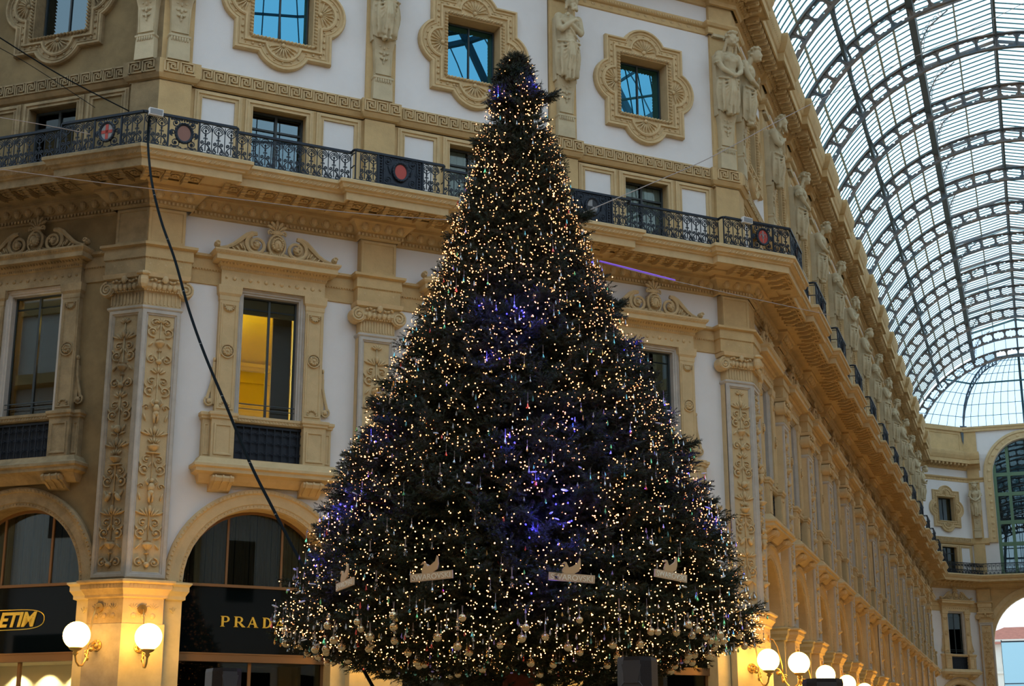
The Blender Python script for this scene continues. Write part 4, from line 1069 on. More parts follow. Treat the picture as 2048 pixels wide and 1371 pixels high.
rail_corner(1,'black railing wrapped round the right corner with a red lily oval','lily','brown')
mb=MB()
for i in range(17): rail_unit(mb,-1.94+.2285*(i+.5),.2285)
BRE=mb.mesh('balusters_far','iron'); mb=MB(); handrail(mb,-1.95,1.95); HRE=mb.mesh('handrail_far','iron')
inst([('handrail',HRE),('balusters',BRE)],'balcony_railing',Matrix.Translation((PE.x+1.35,PE.y-1.09,0)),'black railing before the small quatrefoil at the far end','railing',GR)
for x,lb in ((1.5,'black railing left of the big green framed far window'),(5.4,'black railing below the big green framed far window')):
    inst([('handrail',HRE),('balusters',BRE)],'balcony_railing',fr('C',x)@Matrix.Translation((0,-1.09,0)),lb,'railing',GR)
# floodlights clipped to the rail
mb=MB(); mb.box(-.13,.13,-.05,.03,-.065,.065); FLB=mb.mesh('lamp_housing','white')
mb=MB(); mb.box(-.115,.115,.03,.036,-.05,.05); FLG=mb.mesh('lamp_lens','enwhite'); mb=MB(); mb.tube([(-.14,-.01,0),(-.14,-.06,-.06),(.14,-.06,-.06),(.14,-.01,0)],.008,4); FLY=mb.mesh('lamp_yoke','iron')
for x,y,z,r,l in ((-.33,-1.36,13.10,5,'small white floodlight box clipped on the left corner rail'),(12.62,-1.36,13.10,5,'small white floodlight box clipped on the right corner rail')):
    inst([('lamp_housing',FLB),('lamp_lens',FLG),('lamp_yoke',FLY)],'floodlight',Matrix.Translation((x,y,z))@RZ(r),l,'floodlight','floodlights on the balcony')

# ------------------------------------------------------------------ statues: one continuous remeshed figure each
def remeshed(mb,name,voxel,m):
    me=mb.mesh('tmp',m); o=bpy.data.objects.new('tmp',me); COL.objects.link(o)
    md=o.modifiers.new('r','REMESH'); md.mode='VOXEL'; md.voxel_size=voxel; md.use_smooth_shade=True
    sm=o.modifiers.new('s','SMOOTH'); sm.iterations=1; sm.factor=.4
    bpy.context.view_layer.update()
    r=bpy.data.meshes.new_from_object(o.evaluated_get(bpy.context.evaluated_depsgraph_get())); r.name=name
    bpy.data.objects.remove(o); 
    if not r.materials: r.materials.append(M[m])
    return r
def limb(mb,pts,rs): 
    mb.tube(pts,rs,10)
    for p,r in zip(pts,rs): mb.ell(p,(r,r,r),10,7)
def hand(mb,p,d,s):
    x,o,z=p; mb.ell(p,(.055,.03,.04),8,6,tilt=d)
    for i in range(4):
        l=.07+.012*(1-abs(i-1.5)/1.5); zz=z+.028-.019*i
        mb.tube([(x+s*.03,o+.01,zz),(x+s*(.03+l*.55),o+.018,zz-.006),(x+s*(.03+l),o+.004,zz-.016)],[.011,.0105,.009],5)
    mb.tube([(x+s*.0,o+.01,z+.035),(x+s*.04,o+.025,z+.065)],[.013,.010],5)
def statue(kind):
    mb=MB(); r=random.Random(kind)
    # skirt / drapery: folded lofted tube
    nz=26; rings=[]
    for j in range(nz+1):
        t=j/nz; z=17.02-.82*t
        wx=.29+.06*math.sin(PI*min(1,t*1.2))-.03*t*t; wd=.20+.05*math.sin(PI*t)-.03*t
        ring=[]
        for i in range(48):
            a=2*PI*i/48; front=max(0,math.sin(a))
            f=.042*math.sin(9*a+2.2*t*(1 if math.cos(a)>0 else -1))*(.35+t)+.020*math.sin(17*a-3*t)*t
            zz=z-(.05*math.sin(5*a)*(t>.93))-(.10*front*t if kind!=3 else .03*t)
            ring.append(((wx+f)*math.cos(a),-(.22+(wd+f)*math.sin(a)),zz))
        rings.append(ring)
    mb.loft(rings)
    # gathered swags from a knot at the waist
    for s in (-1,1):
        for k in range(5):
            x1=s*(.33-.02*k); z1=16.98-.15*k
            mb.tube([(0,.46,16.93),(x1*.5,.50-.02*k,(16.93+z1)/2-.05),(x1,.30,z1)],[.03,.028,.022],6)
    mb.ell((0,.48,16.93),(.06,.05,.05),8,6)
    for k in range(3): mb.tube([((k-1)*.03,.48,16.9),((k-1)*.06,.50,16.6),((k-1)*.09,.42,16.28)],[.034,.036,.028],6)
    # torso
    limb(mb,[(0,.22,17.0),(0,.21,17.22),(0,.26,17.42)],[.25,.24,.26]); mb.ell((0,.27,17.50),(.33,.19,.17),14,10)
    for s in (-1,1):
        mb.ell((s*.27,.27,17.56),(.12,.13,.11),10,8)
        if kind in (1,4): mb.ell((s*.115,.43,17.42),(.095,.085,.085),10,8)
        else: mb.ell((s*.12,.41,17.44),(.12,.05,.08),10,8)
        if kind in (2,3): 
            for q in range(3): mb.ell((s*.05,.445,17.27-.08*q),(.045,.02,.035),8,5)
    hx,ho,hz=(0,.50,17.90) if kind!=3 else (.04,.55,17.86)
    limb(mb,[(0,.30,17.60),(0,.37,17.70),(hx*.6,.43,17.80)],[.10,.085,.085])
    # head leaning forward with face
    mb.ell((hx,ho,hz),(.142,.145,.168),14,12); mb.ell((hx,ho+.135,hz-.015),(.018,.035,.04),6,5); mb.ell((hx,ho+.11,hz+.04),(.07,.03,.014),8,4)
    mb.ell((hx,ho+.10,hz-.085),(.035,.03,.012),6,4); mb.ell((hx,ho+.09,hz-.125),(.05,.045,.035),8,6)
    for s in (-1,1): mb.ell((hx+s*.045,ho+.115,hz+.01),(.02,.014,.012),6,4); mb.ell((hx+s*.075,ho+.085,hz-.05),(.04,.035,.045),8,6)
    for i in range(44):
        a=r.uniform(0,2*PI); e=r.uniform(-.2,1.5)
        if math.sin(a)>.55 and e<.55: continue
        R=.155+r.random()*.035
        mb.ell((hx+R*math.cos(a)*math.cos(e),ho-.02+R*math.sin(a)*math.cos(e),hz+.035+R*math.sin(e)),(.045,.045,.035),6,5)
    for s in (-1,1):
        if kind in (1,4):
            for k in range(5): mb.ell((hx+s*(.13+.012*k),ho-.04-.02*k,hz-.02-.06*k),(.05,.06,.05),6,5)
        elif kind==2: 
            for k in range(4): mb.ell((hx+s*(.12+.01*k),ho-.05,hz-.02-.05*k),(.045,.05,.045),6,5)
    if kind==2:
        for i in range(26): mb.ell((hx+r.uniform(-.07,.07),ho+.08+r.uniform(-.02,.04),hz-.13-r.random()*.12),(.032,.03,.04),6,5)
    # arms
    if kind in (1,4):
        for s in (-1,1):
            limb(mb,[(s*.31,.30,17.55),(s*.33,.37,17.29),(s*.28,.44,17.15),(s*.08,.55,17.00)],[.095,.078,.070,.045])
            mb.ell((s*.35,.30,17.40),(.11,.12,.10),10,7)
            for q in range(7):
                a=2*PI*q/7; mb.ell((s*.36+.09*math.cos(a),.33+.09*math.sin(a),17.31),(.035,.035,.03),6,4)
        hand(mb,(.03,.58,16.99),.3,-1); hand(mb,(-.03,.56,16.96),-.3,1)
        for q in range(9): mb.ell((-.18+.045*q,.44+.05*math.cos((q-4)*.5),17.54-.05*math.cos((q-4)*.4)),(.026,.026,.022),6,4)
    elif kind==2:
        limb(mb,[(-.30,.28,17.54),(-.31,.38,17.26),(-.27,.44,17.20),(.02,.53,17.42)],[.10,.082,.075,.05]); hand(mb,(.05,.55,17.44),.4,1)
        limb(mb,[(.30,.28,17.54),(.31,.38,17.24),(.26,.44,17.18),(-.02,.50,17.34)],[.10,.082,.075,.05]); hand(mb,(-.13,.52,17.55),.8,-1)
        mb.tube([(-.28,.42,17.45),(0,.49,17.2),(.22,.45,16.98)],[.02,.02,.02],6)
    else:
        limb(mb,[(-.30,.28,17.54),(-.32,.36,17.26),(-.27,.44,17.13),(.10,.54,17.08)],[.10,.08,.07,.048]); hand(mb,(.14,.55,17.08),0,1)
        limb(mb,[(.30,.28,17.54),(.32,.36,17.28),(.27,.46,17.15),(.06,.58,17.20)],[.10,.08,.07,.048]); hand(mb,(.0,.60,17.22),.3,-1)
    # feet peeping out under the hem
    for s in (-1,1):
        mb.ell((s*.06,.34,16.10),(.055,.09,.05),8,6); limb(mb,[(s*.055,.24,16.28),(s*.06,.27,16.12)],[.06,.05])
        for q in range(5): mb.ell((s*(.025+.018*q),.43-.01*q,16.075),(.011,.022,.014),5,4)
    mb.box(-.30,.30,-.02,.16,16.1,17.65)
    mb.v=[(x*.88,y*.94,z) for x,y,z in mb.v]
    return remeshed(mb,'statue_body_%d'%kind,.0155,'statue')
def pedestal():
    mb=MB()
    mb.loft([[(-w,.0,z),(-w,-d,z),(w,-d,z),(w,0,z)] for w,d,z in ((.215,.15,14.79),(.205,.145,15.18),(.20,.14,15.24),(.22,.165,15.27),(.22,.165,15.30),(.175,.12,15.33),(.195,.15,15.9),(.23,.2,16.12),(.23,.2,16.2))])
    for i in range(7): mb.ell((-.16+i*.053,.15,15.22),(.024,.025,.05),6,4)
    for k,(z,w) in enumerate(((15.98,.09),(15.84,.075),(15.72,.05))):
        for s in (-1,1): mb.ell((s*w,.15,z),(.045,.035,.03),6,4,tilt=s*.5)
        mb.ell((0,.16,z-.02),(.03,.03,.05),6,4)
    mb.ell((0,.15,15.64),(.02,.02,.05),6,4)
    frame_prof(mb,-.17,.17,15.36,15.95,[(0,.08),(0,.15),(.012,.15),(.02,.125)])
    return mb.mesh('herm_pedestal','statue')
ST={k:statue(k) for k in (1,2,3)}; PD=pedestal()
mb=MB(); mb.box(-.26,.26,0,.10,18.12,18.19); ab=mb.mesh('statue_abacus','statue')
def put_statue(face,c,kind,label,off=.08,group='half figures on tapering pedestals'):
    inst([('carved_figure',ST[kind]),('tapering_pedestal',PD),('abacus',ab)],'statue',fr(face,c)@Matrix.Translation((0,-off,0)),label,'statue',group)
put_statue('M',.27,3,'cropped half figure on the right face of the left corner, only its pedestal in view')
put_statue('L',.27,2,'cropped half figure on the grimy face of the left corner, only its pedestal in view')
put_statue('M',PC[1],3,'stone half figure cropped at the waist between the two blue windows')
put_statue('M',PC[2],2,'bearded stone man with arms crossed on his chest, right of the tree tip')
put_statue('M',PC[3]+.02,1,'curly haired stone woman with clasped hands at the right corner')
put_statue('A',.30,3,'bare chested stone man just behind the corner woman')
for k in range(1,NB): put_statue('A',.287+TB*k,[1,2,1,3,1,2,3][k%7],'stone half figure along the arcade wall, %s beyond the corner pair'%ORD[k-1])
put_statue('C',.42,1,'stone half figure at the far end beside the small quatrefoil window')
put_statue('L',4.499,2,'half figure above the left wall, out of frame at the top')

# ------------------------------------------------------------------ globe wall lamps
def lamp_parts():
    mb=MB(); n=20
    mb.ell((0,.62,0),(.228,.228,.228),28,18); g=mb.mesh('lamp_globe','globe',True)
    mb=MB(); pts=[(0,.62,-.245),(0,.62,-.33),(0,.58,-.44),(0,.50,-.50),(0,.40,-.49),(0,.31,-.38),(0,.27,-.24),(0,.20,-.12),(0,.10,-.08),(0,.04,-.12)]
    mb.tube(pts,[.022,.020,.018,.018,.018,.018,.018,.018,.018,.02],8)
    mb.tube([(0,.27,-.24),(0,.26,-.05),(0,.22,.15),(0,.18,.35),(0,.10,.50),(0,.03,.52)],.012,6)
    mb.tube([(0,.30+a,-.30+b) for a,_,b in spiral(0,0,.07,.02,PI*.2,1.4,14)],.012,5)
    mb.ell((0,.27,-.36),(.03,.03,.05),8,6); mb.ell((0,.18,-.20),(.05,.06,.05),8,6)
    a=mb.mesh('curved_arm','brass',True)
    mb=MB(); mb.lathe((0,.62),[(.02,-.34),(.05,-.30),(.03,-.27),(.09,-.245),(.12,-.215),(.12,-.205),(.0,-.20)],16); c=mb.mesh('globe_cup','brass',True)
    mb=MB()
    mb.prism(arc(0,-.13,.10,0,2*PI,18)[:-1],-.02,.035); mb.ell((0,.035,-.13),(.06,.04,.06),12,6); mb.prism(arc(0,.52,.08,0,2*PI,16)[:-1],-.02,.03)
    for i in range(8): mb.ell((.08*math.cos(i*PI/4),.03,-.13+.08*math.sin(i*PI/4)),(.02,.02,.02),6,4)
    d=mb.mesh('wall_rose','brass'); return [('lamp_globe',g,'glowing white globe'),('curved_arm',a),('globe_cup',c),('wall_rose',d)]
LP=lamp_parts(); GL='globe lamps on the pilasters'
def lamp(face,s,label,z=3.75,off=.24): inst(LP,'wall_lamp',fr(face,s)@Matrix.Translation((0,-off,z)),label,'lamp',GL)
lamp('L',.36,'lit globe lamp nearest the ETIM sign, leftmost in the photo',3.78); lamp('M',.24,'lit globe lamp nearest the PRADA sign on the left corner pilaster')
lamp('M',PC[1],'lit globe lamp behind the lower left edge of the tree'); lamp('M',PC[2],'lit globe lamp hidden behind the foot of the tree')
lamp('M',12.99,'lit globe lamp on the right corner pilaster, nearest the tree edge',3.72); lamp('A',.30,'lit globe lamp on the arcade side of the right corner',3.72)
for k in range(1,NB): lamp('A',.287+TB*k,'lit globe lamp along the arcade wall, %s beyond the corner'%ORD[k-1],3.70)
lamp('L',4.499,'lit globe lamp farther along the left wall')

# ------------------------------------------------------------------ glass vault of the arcade (frame: x along, o towards the axis)
VM=Matrix.Translation((LM,0,0))@RZ(45)
R0,ZC,CX=7.04,18.67,HW
def vp(a,r=R0): return (CX-r*math.cos(a), ZC+r*math.sin(a))     # a = 0 at the left springing
A_S=.10; A_P1=math.asin((23.84-ZC)/R0); A_P2=math.acos((CX-3.59)/R0)
ZR=27.5
def arcpt(x,a,r): s,z=vp(a,r); return (x,s,z)
def glaz(t):
    """glazing profile parameter 0..1 from left springing over the ridge to the right; returns (side,z)"""
    pass
def rib_mesh():
    mb=MB(); ro,ri=7.03,6.45; N=30; da=(PI-2*A_S)/N; hw=.075
    for i in range(N):
        a0=A_S+i*da; a1=a0+da
        for (r0,r1,h) in ((ro-.05,ro,hw),(ri,ri+.045,hw)):
            mb.loft([[( -h,-vp(a,r0)[0],vp(a,r0)[1]),(h,-vp(a,r0)[0],vp(a,r0)[1]),(h,-vp(a,r1)[0],vp(a,r1)[1]),(-h,-vp(a,r1)[0],vp(a,r1)[1])] for a in (a0,a1)],0,True,False)
        # web cell with a star-notched opening
        am=(a0+a1)/2; rm=(ro+ri)/2; ha=da/2; hr=(ro-ri)/2-.04
        inner=[(-.84,-.30),(-.62,-.72),(-.20,-.66),(0,-.97),(.20,-.66),(.62,-.72),(.84,-.30),(.84,.30),(.62,.72),(.20,.66),(0,.97),(-.20,.66),(-.62,.72),(-.84,.30)]
        outer=[(-1,-.4),(-1,-1),(-.3,-1),(0,-1),(.3,-1),(1,-1),(1,-.4),(1,.4),(1,1),(.3,1),(0,1),(-.3,1),(-1,1),(-1,.4)]
        def pts(L,h): return [(h,-vp(am+u*ha,rm+v*hr)[0],vp(am+u*ha,rm+v*hr)[1]) for u,v in L]
        mb.loft([pts(outer,-.02),pts(inner,-.02),pts(inner,.02),pts(outer,.02)],0,True,False)
        mb.loft([[(-.06,-vp(a0+q,r)[0],vp(a0+q,r)[1]),(.06,-vp(a0+q,r)[0],vp(a0+q,r)[1])] for q,r in ((0,ri+.03),(0,ro-.03))],0,False,False)
    # gable rafters of the raised lantern with lacy brackets
    for s in (-1,1):
        f=lambda side: side if s>0 else 2*CX-side
        mb.loft([[(-.025,-f(x),z0),(.025,-f(x),z0),(.025,-f(x),z1),(-.025,-f(x),z1)] for x,z0,z1 in ((3.55,26.72,26.84),(CX,27.38,27.5))])
        mb.tube([(0,f(3.66),25.2),(0,f(3.74),25.8),(0,f(4.0),26.3),(0,f(4.7),26.85)],.025,5)
        for k in range(9):
            t=k/8; mb.tube([(0,f(3.70+.75*t*t+.10*math.cos(a)*(1.2-.5*t)),25.5+1.25*t+.12*math.sin(a)*(1.2-.5*t)) for a in [2*PI*i/8 for i in range(9)]],.012,4)
        mb.box(-.04,.04,f(3.59)-.04,f(3.59)+.04,24.9,26.85)
    mb.box(-.04,.04,CX-.04,CX+.04,25.6,27.4)
    return mb.mesh('vault_rib','steel')
ceil=empty('ceiling',VM); tag(ceil,'glazed iron barrel vault over the receding arcade','ceiling',None,'structure')
RIB=rib_mesh(); 
RIB.materials.clear(); RIB.materials.append(M['roofbrown'])
for k in range(NB+1):
    o=ob('vault_rib',RIB,ceil); o.location=(.29+TB*k if k<NB else LA-.1,0,0)
for k in (1,2): 
    o=ob('vault_rib',RIB,ceil); o.location=(.29-TB*k,0,0)
X0,X1=-8.5,LA
def longi(mb,s,z,w,h,x0=X0,x1=X1): mb.box(x0,x1,s-w/2,s+w/2,z-h/2,z+h/2)
mb=MB()
for a,w,h in ((A_P1,.10,.30),(A_P2,.22,.34),(A_S+.02,.2,.2)):
    for q in (a,PI-a): s,z=vp(q,6.95); longi(mb,s,z,w,h)
longi(mb,CX,27.45,.12,.22); longi(mb,CX,25.68,.08,.2)
for q in (A_P1,PI-A_P1):                                     # bowed tie rods between the ribs under the lower purlin
    for k in range(NB):
        s,z=vp(q,6.8); xa=.29+TB*k; mb.tube([(xa+TB*t,*vp(q,6.92-.26*(1-math.sin(PI*t)) ) ) for t in [i/8 for i in range(9)]],.045,5)
ob('main_purlins',mb.mesh('main_purlins','steel'),ceil)
mb=MB(); NS=3
def sec_angles():
    L_=[A_S+(A_P1-A_S)*k/4 for k in (1,2,3)]+[A_P1+(A_P2-A_P1)*k/4 for k in (1,2,3)]
    return L_
for a in sec_angles():
    for q in (a,PI-a): s,z=vp(q,7.05); mb.box(X0,X1,s-.035,s+.035,z-.03,z+.03)
for t in (.5,):
    for s in (-1,1): longi(mb,CX-s*(CX-3.59)*t,26.8+(27.5-26.8)*(1-t),.06,.06); longi(mb,CX-s*(CX-3.59),26.8,.10,.12)
ob('glazing_purlins',mb.mesh('glazing_purlins','purlin'),ceil)
mb=MB(); st=TB/11; n=int((X1-X0)/st); r=7.09; NA=14
for i in range(n):
    x=X0+i*st
    for sg in (0,1):
        an=[A_S+(A_P2-A_S)*k/NA for k in range(NA+1)]
        if sg: an=[PI-a for a in an]
        mb.loft([[(x-.016,-vp(a,r-.04)[0],vp(a,r-.04)[1]),(x+.016,-vp(a,r-.04)[0],vp(a,r-.03)[1]),(x+.016,-vp(a,r)[0],vp(a,r)[1]),(x-.016,-vp(a,r)[0],vp(a,r)[1])] for a in an],0,True,False)
        f=(lambda v:v) if not sg else (lambda v:2*CX-v)
        mb.loft([[(x-.016,-f(q),z),(x+.016,-f(q),z),(x+.016,-f(q),z+.04),(x-.016,-f(q),z+.04)] for q,z in ((3.59,26.8),(CX,27.45))],0,True,False)
ob('glazing_bars',mb.mesh('glazing_bars','bar'),ceil)
mb=MB(); r=7.11; prof=[vp(A_S+(A_P2-A_S)*k/12,r) for k in range(13)]+[(3.57,26.86),(CX,27.53)]; prof=prof+[(2*CX-a,b) for a,b in prof[:-1][::-1]]
mb.loft([[(x,-s,z) for s,z in prof] for x in (X0,X1)],0,False,False); 
ob('roof_glass',mb.mesh('roof_glass','roofglass'),ceil)
# gutter walls under the springing
for sd,nm in ((0,'parapet'),(1,'parapet')):
    mb=MB(); a,b=(-1.2,.0) if sd==0 else (2*HW,2*HW+1.2); mb.box(X0+8.6,X1+1,a,b,18.95,19.9); ob(nm,mb.mesh('parapet','stone'),ceil)
# ---- glazed half-octagon end of the vault
apse=empty('ceiling',VM); tag(apse,'glazed polygonal hip at the far end of the iron vault','ceiling',None,'structure')
def lerp(p,q,t): return tuple(a+(b-a)*t for a,b in zip(p,q))
def bow(p,q,n,bul=.18):
    """curve from low p to high q bulging outwards like a quarter arc"""
    out=[]
    for i in range(n+1):
        t=i/n*PI/2; u=1-math.cos(t); v=math.sin(t); out.append((p[0]+(q[0]-p[0])*u, p[1]+(q[1]-p[1])*u, p[2]+(q[2]-p[2])*v))
    return out
NR=8; EX=LA-.1
hip0=bow((62.2,2.62,21.55),(60.1,4.9,25.3),NR); rib0=[arcpt(EX,.40+(1.38-.40)*i/NR,7.0) for i in range(NR+1)]
hip1=[(x,2*CX-s,z) for x,s,z in hip0]; rib1=[(x,2*CX-s,z) for x,s,z in rib0]
def ruled(a,b,cols,gl,br):
    n=len(a); vs=a+b; gl.add([(x,-s,z) for x,s,z in vs],[(i,i+1,n+i+1,n+i) for i in range(n-1)])
    for c in range(1,cols): br.tube([lerp(a[i],b[i],c/cols) for i in range(n)],.02,4)
    for i in range(1,n-1): br.tube([a[i],b[i]],.02 if i!=4 else .06,4)
gl=MB(); br=MB(); hb=MB()
ruled(rib0,hip0,6,gl,br); ruled(hip0,hip1,16,gl,br); ruled(hip1,rib1,6,gl,br)
gable=[arcpt(EX,A_P2+(PI-2*A_P2)*i/8,7.0) for i in range(9)]; top=[lerp((EX,3.59,26.8),(EX,CX,27.45),i/4) for i in range(5)]+[lerp((EX,CX,27.45),(EX,2*CX-3.59,26.8),i/4) for i in range(1,5)]
ruled(gable,top,1,gl,br)
for i in range(0,9): br.tube([gable[i],top[i]],.02,4)
br.tube(top,.05,4)
def ladder(path,w=.30):
    hb.tube(path,.055,6); inn=[(x-.12,s,z-.38) for x,s,z in path]; hb.tube(inn,.045,6)
    for i in range(len(path)): hb.tube([path[i],inn[i]],.05,4)
    for i in range(len(path)-1): hb.tube([path[i],inn[i+1]],.02,4)
ladder([lerp(a,b,t) for a,b in zip(hip0[:-1],hip0[1:]) for t in (0,.5)]+[hip0[-1]]); ladder([lerp(a,b,t) for a,b in zip(hip1[:-1],hip1[1:]) for t in (0,.5)]+[hip1[-1]])
hb.tube([hip0[-1],(60.0,CX,25.4),hip1[-1]],.09,6); hb.tube([hip0[-1],rib0[-1]],.07,6); hb.tube([(62.4,CX,21.55)]+bow((62.3,CX,21.55),(60.0,CX,25.4),8),.10,4)
hb.loft([[(62.1-g,-2.62+g,z),(62.1+.05,-2.62-g,z),(62.3,-2.62,z),(62.2,-2.62+g,z)] for g,z in ((.02,20.3),(.14,20.8),(.2,21.7))])
ob('hip_rafters',hb.mesh('hip_rafters','steel'),apse); ob('glazing_bars',br.mesh('apse_bars','bar'),apse); ob('roof_glass',gl.mesh('apse_glass','endglass'),apse)

# ------------------------------------------------------------------ far end wall with the two great arches
endw=empty('wall_back',fr('C',0)); tag(endw,'far end wall with a great green-framed window above an open exit arch','wall',None,'structure')
cw=HW-2.55      # local x of the arch axis
cwx=cw
mb=MB()
def arch_wall(mb,xc,hwid,zs,Rr,z0,z1,x0,x1,n=24):
    mb.box(x0,xc-Rr,-.5,0,z0,z1); mb.box(xc+Rr,x1,-.5,0,z0,z1)
    for i in range(n):
        a0,a1=PI*i/n,PI*(i+1)/n
        mb.loft([[(xc+Rr*math.cos(a),-0.,zs+Rr*math.sin(a)),(xc+Rr*math.cos(a),.5,zs+Rr*math.sin(a)),(xc+Rr*math.cos(a),.5,z1),(xc+Rr*math.cos(a),0,z1)] for a in (a0,a1)],0,True,False)
W2=2*(HW-2.55)
arch_wall(mb,cwx,0,8.55,2.85,0,12.4,0,W2)
ob('lower_arch_wall',mb.mesh('lower_arch_wall','stone'),endw)
mb=MB(); arch_wall(mb,cwx,0,18.6,2.1,12.4,21.5,0,W2); ob('upper_arch_wall',mb.mesh('upper_arch_wall','plaster'),endw)
mb=MB(); NN=32
def AA(r,z): return [(cwx-0+r*math.cos(PI-PI*i/NN), z+r*math.sin(PI-PI*i/NN)) for i in range(NN+1)]
def full(r,z,zb): return [(cwx-r,zb)]+AA(r,z)+[(cwx+r,zb)]
mb.strips([(full(2.64,18.6,14.5),0),(full(2.64,18.6,14.5),.12),(full(2.5,18.6,14.5),.14),(full(2.45,18.6,14.5),.08),(full(2.2,18.6,14.5),.08),(full(2.12,18.6,14.5),.12),(full(2.1,18.6,14.5),-.3)],0,False)
for i in range(15):
    a=PI*(i+.5)/15; mb.ell((cwx+2.33*math.cos(a),.09,18.6+2.33*math.sin(a)),(.09,.04,.09),8,5)
for k in range(9):
    for s in (-1,1): mb.ell((cwx+s*2.33,.09,14.8+k*.43),(.09,.04,.09),8,5)
mb.strips([(full(3.35,8.55,0),0),(full(3.35,8.55,0),.14),(full(3.1,8.55,0),.16),(full(3.0,8.55,0),.06),(full(2.85,8.55,0),.06),(full(2.85,8.55,0),-.5)],0,False)
ob('arch_mouldings',mb.mesh('arch_mouldings','stone_hi'),endw)
mb=MB(); mb.box(-.1,W2,-.5,.14,21.30,21.6); mb.box(-.1,W2,-.5,.18,21.48,21.6); mb.box(-.1,.75,-.5,.06,19.3,21.4); ob('coving',mb.mesh('coving','stone'),endw)
gw=MB()
for z in (12.5,14.3,15.6,17.3,18.5): gw.box(cwx-2.1,cwx+2.1,-.35,-.2,z,z+.22)
for x in (-2.0,-1.2,0,1.2,2.0): gw.box(cwx+x-.09,cwx+x+.09,-.36,-.18,12.5,18.6+math.sqrt(max(0,2.1**2-x*x)))
ob('green_window_frame',gw.mesh('green_window_frame','green_paint'),endw,None)
mb=MB(); mb.prism(full(2.1,18.6,12.5),-.30,-.28); ob('window_pane',mb.mesh('end_window_pane','glass_dim'),endw)
mb=MB(); mb.box(cwx-2.3,cwx+2.3,-1.6,-1.5,12.4,20.9); mb.box(cwx-2.0,cwx-.3,-1.49,-1.4,15.0,17.2); ob('room_behind',mb.mesh('end_room','dark'),endw)
# coving above the far angled wall and its upper wall
mb=MB(); mb.box(-.6,3.7,-.5,.0,19.3,21.5); mb.box(-.6,3.7,-.5,.10,21.32,21.6); frame_prof(mb,.25,3.3,20.1,21.2,[(0,0),(0,.04),(.05,.04),(.07,0)]); struct('trim_13',mb.mesh('far_coving','stone'),'plain beige coving under the glazed hip').matrix_world=fr('E',0)
# beyond the exit arch: a building with a red roof and sheeted scaffolding
def WV(x,s,z=0): return VM@Vector((x,-s,z))
bx=empty('apartment_building',VM@Matrix.Translation((112,-9.0,0))@RZ(-90)); tag(bx,'pale building with a red tiled roof seen through the far exit arch','building')
mb=MB(); mb.box(-9,9,-8,0,0,12.2)
for i in range(10):
    for z in (7.2,10.4): mb.box(-8+i*1.7,-7.2+i*1.7,0,.05,z,z+1.3,1)
for z in (9.6,12.4): mb.box(-9,9,0,.2,z,z+.2)
ob('house_wall',mb.mesh('house_wall',['far_wall','frame']),bx)
mb=MB(); mb.loft([[(-9.6,-.7,12.2),(9.6,-.7,12.2),(9.6,8.6,12.2),(-9.6,8.6,12.2)],[(-6,4,14.0),(6,4,14.0),(6,4.2,14.0),(-6,4.2,14.0)]]); ob('tiled_roof',mb.mesh('tiled_roof','roof_tile'),bx)
mb=MB(); mb.box(-1.5,-1.0,-3,-2.5,13.5,16.2); mb.tube([(2,-3,14.5),(2,-3,17)],.04,4); ob('chimney',mb.mesh('chimney','far_wall'),bx)
sf=empty('scaffold_screen',VM@Matrix.Translation((98,-9,0))@RZ(-90)); tag(sf,'light blue sheeted hoarding beyond the far exit arch','hoarding')
mb=MB(); 
for i in range(12): mb.box(-6+i,-5+i,-.02-.01*(i%2),.0,0,11.3)
ob('blue_sheeting',mb.mesh('blue_sheeting','tarp'),sf); mb=MB(); 
for i in range(7): mb.tube([(-6+i*2,-.1,0),(-6+i*2,-.1,11.5)],.04,5)
mb.box(-6,6,-.12,-.04,3.3,3.4); mb.box(-6,6,-.12,.02,11.3,11.4); mb.box(-6,6,.0,.03,8.0,8.06); ob('scaffold_poles',mb.mesh('scaffold_poles','iron'),sf)
# ------------------------------------------------------------------ the rest of the octagon (mostly outside the frame)
OC=Vector((LM/2,-15.41,0))
def slab(name,label,p,q,z0,z1,mt='stone',kind='structure',th=.5):
    p=Vector(p); q=Vector(q); d=(q-p); L=d.length; a=math.atan2(d.y,d.x); mb=MB()
    mb.box(0,L,-th,0,z0,z1,0); mb.box(0,L,0,.5,12.2,12.5,1); mb.box(0,L,0,.9,19.2,20,1); mb.box(0,L,0,.12,14.4,14.8,1)
    n=max(1,int(L/4.2))
    for i in range(n):
        c=(i+.5)*L/n; mb.box(c-.55,c+.55,0,.02,7.9,10.3,2); mb.box(c-.6,c+.6,0,.02,15.8,17.1,2); mb.box(c-1.4,c+1.4,0,.02,0,5.2,2)
        for s in (-1,1): mb.box(c+s*2.1-.4,c+s*2.1+.4,0,.25,0,18.9,1)
    o=ob(name,mb.mesh(name,['plaster',mt,'black_glass']),None,Matrix.Translation((p.x,p.y,0))@Matrix.Rotation(a,4,'Z')); tag(o,label,'wall',None,kind); return o
def rot(p,k): 
    v=Vector((p[0],p[1],0))-OC; v=Matrix.Rotation(-k*PI/2,3,'Z')@v; return (v+OC)
pM0,pM1=(0,0),(LM,0)
axisR=lambda al,side: (LM+al*S2+side*S2, al*S2-side*S2)
wc=0
for k,(nm,lb) in {1:('wall_east','chamfer wall on the right of the octagon, outside the view'),2:('wall_south','chamfer wall behind the viewer'),3:('wall_west','chamfer wall on the left of the octagon, outside the view')}.items():
    slab(nm,lb,rot(pM0,k).to_2d().to_tuple(),rot(pM1,k).to_2d().to_tuple(),0,20.5)
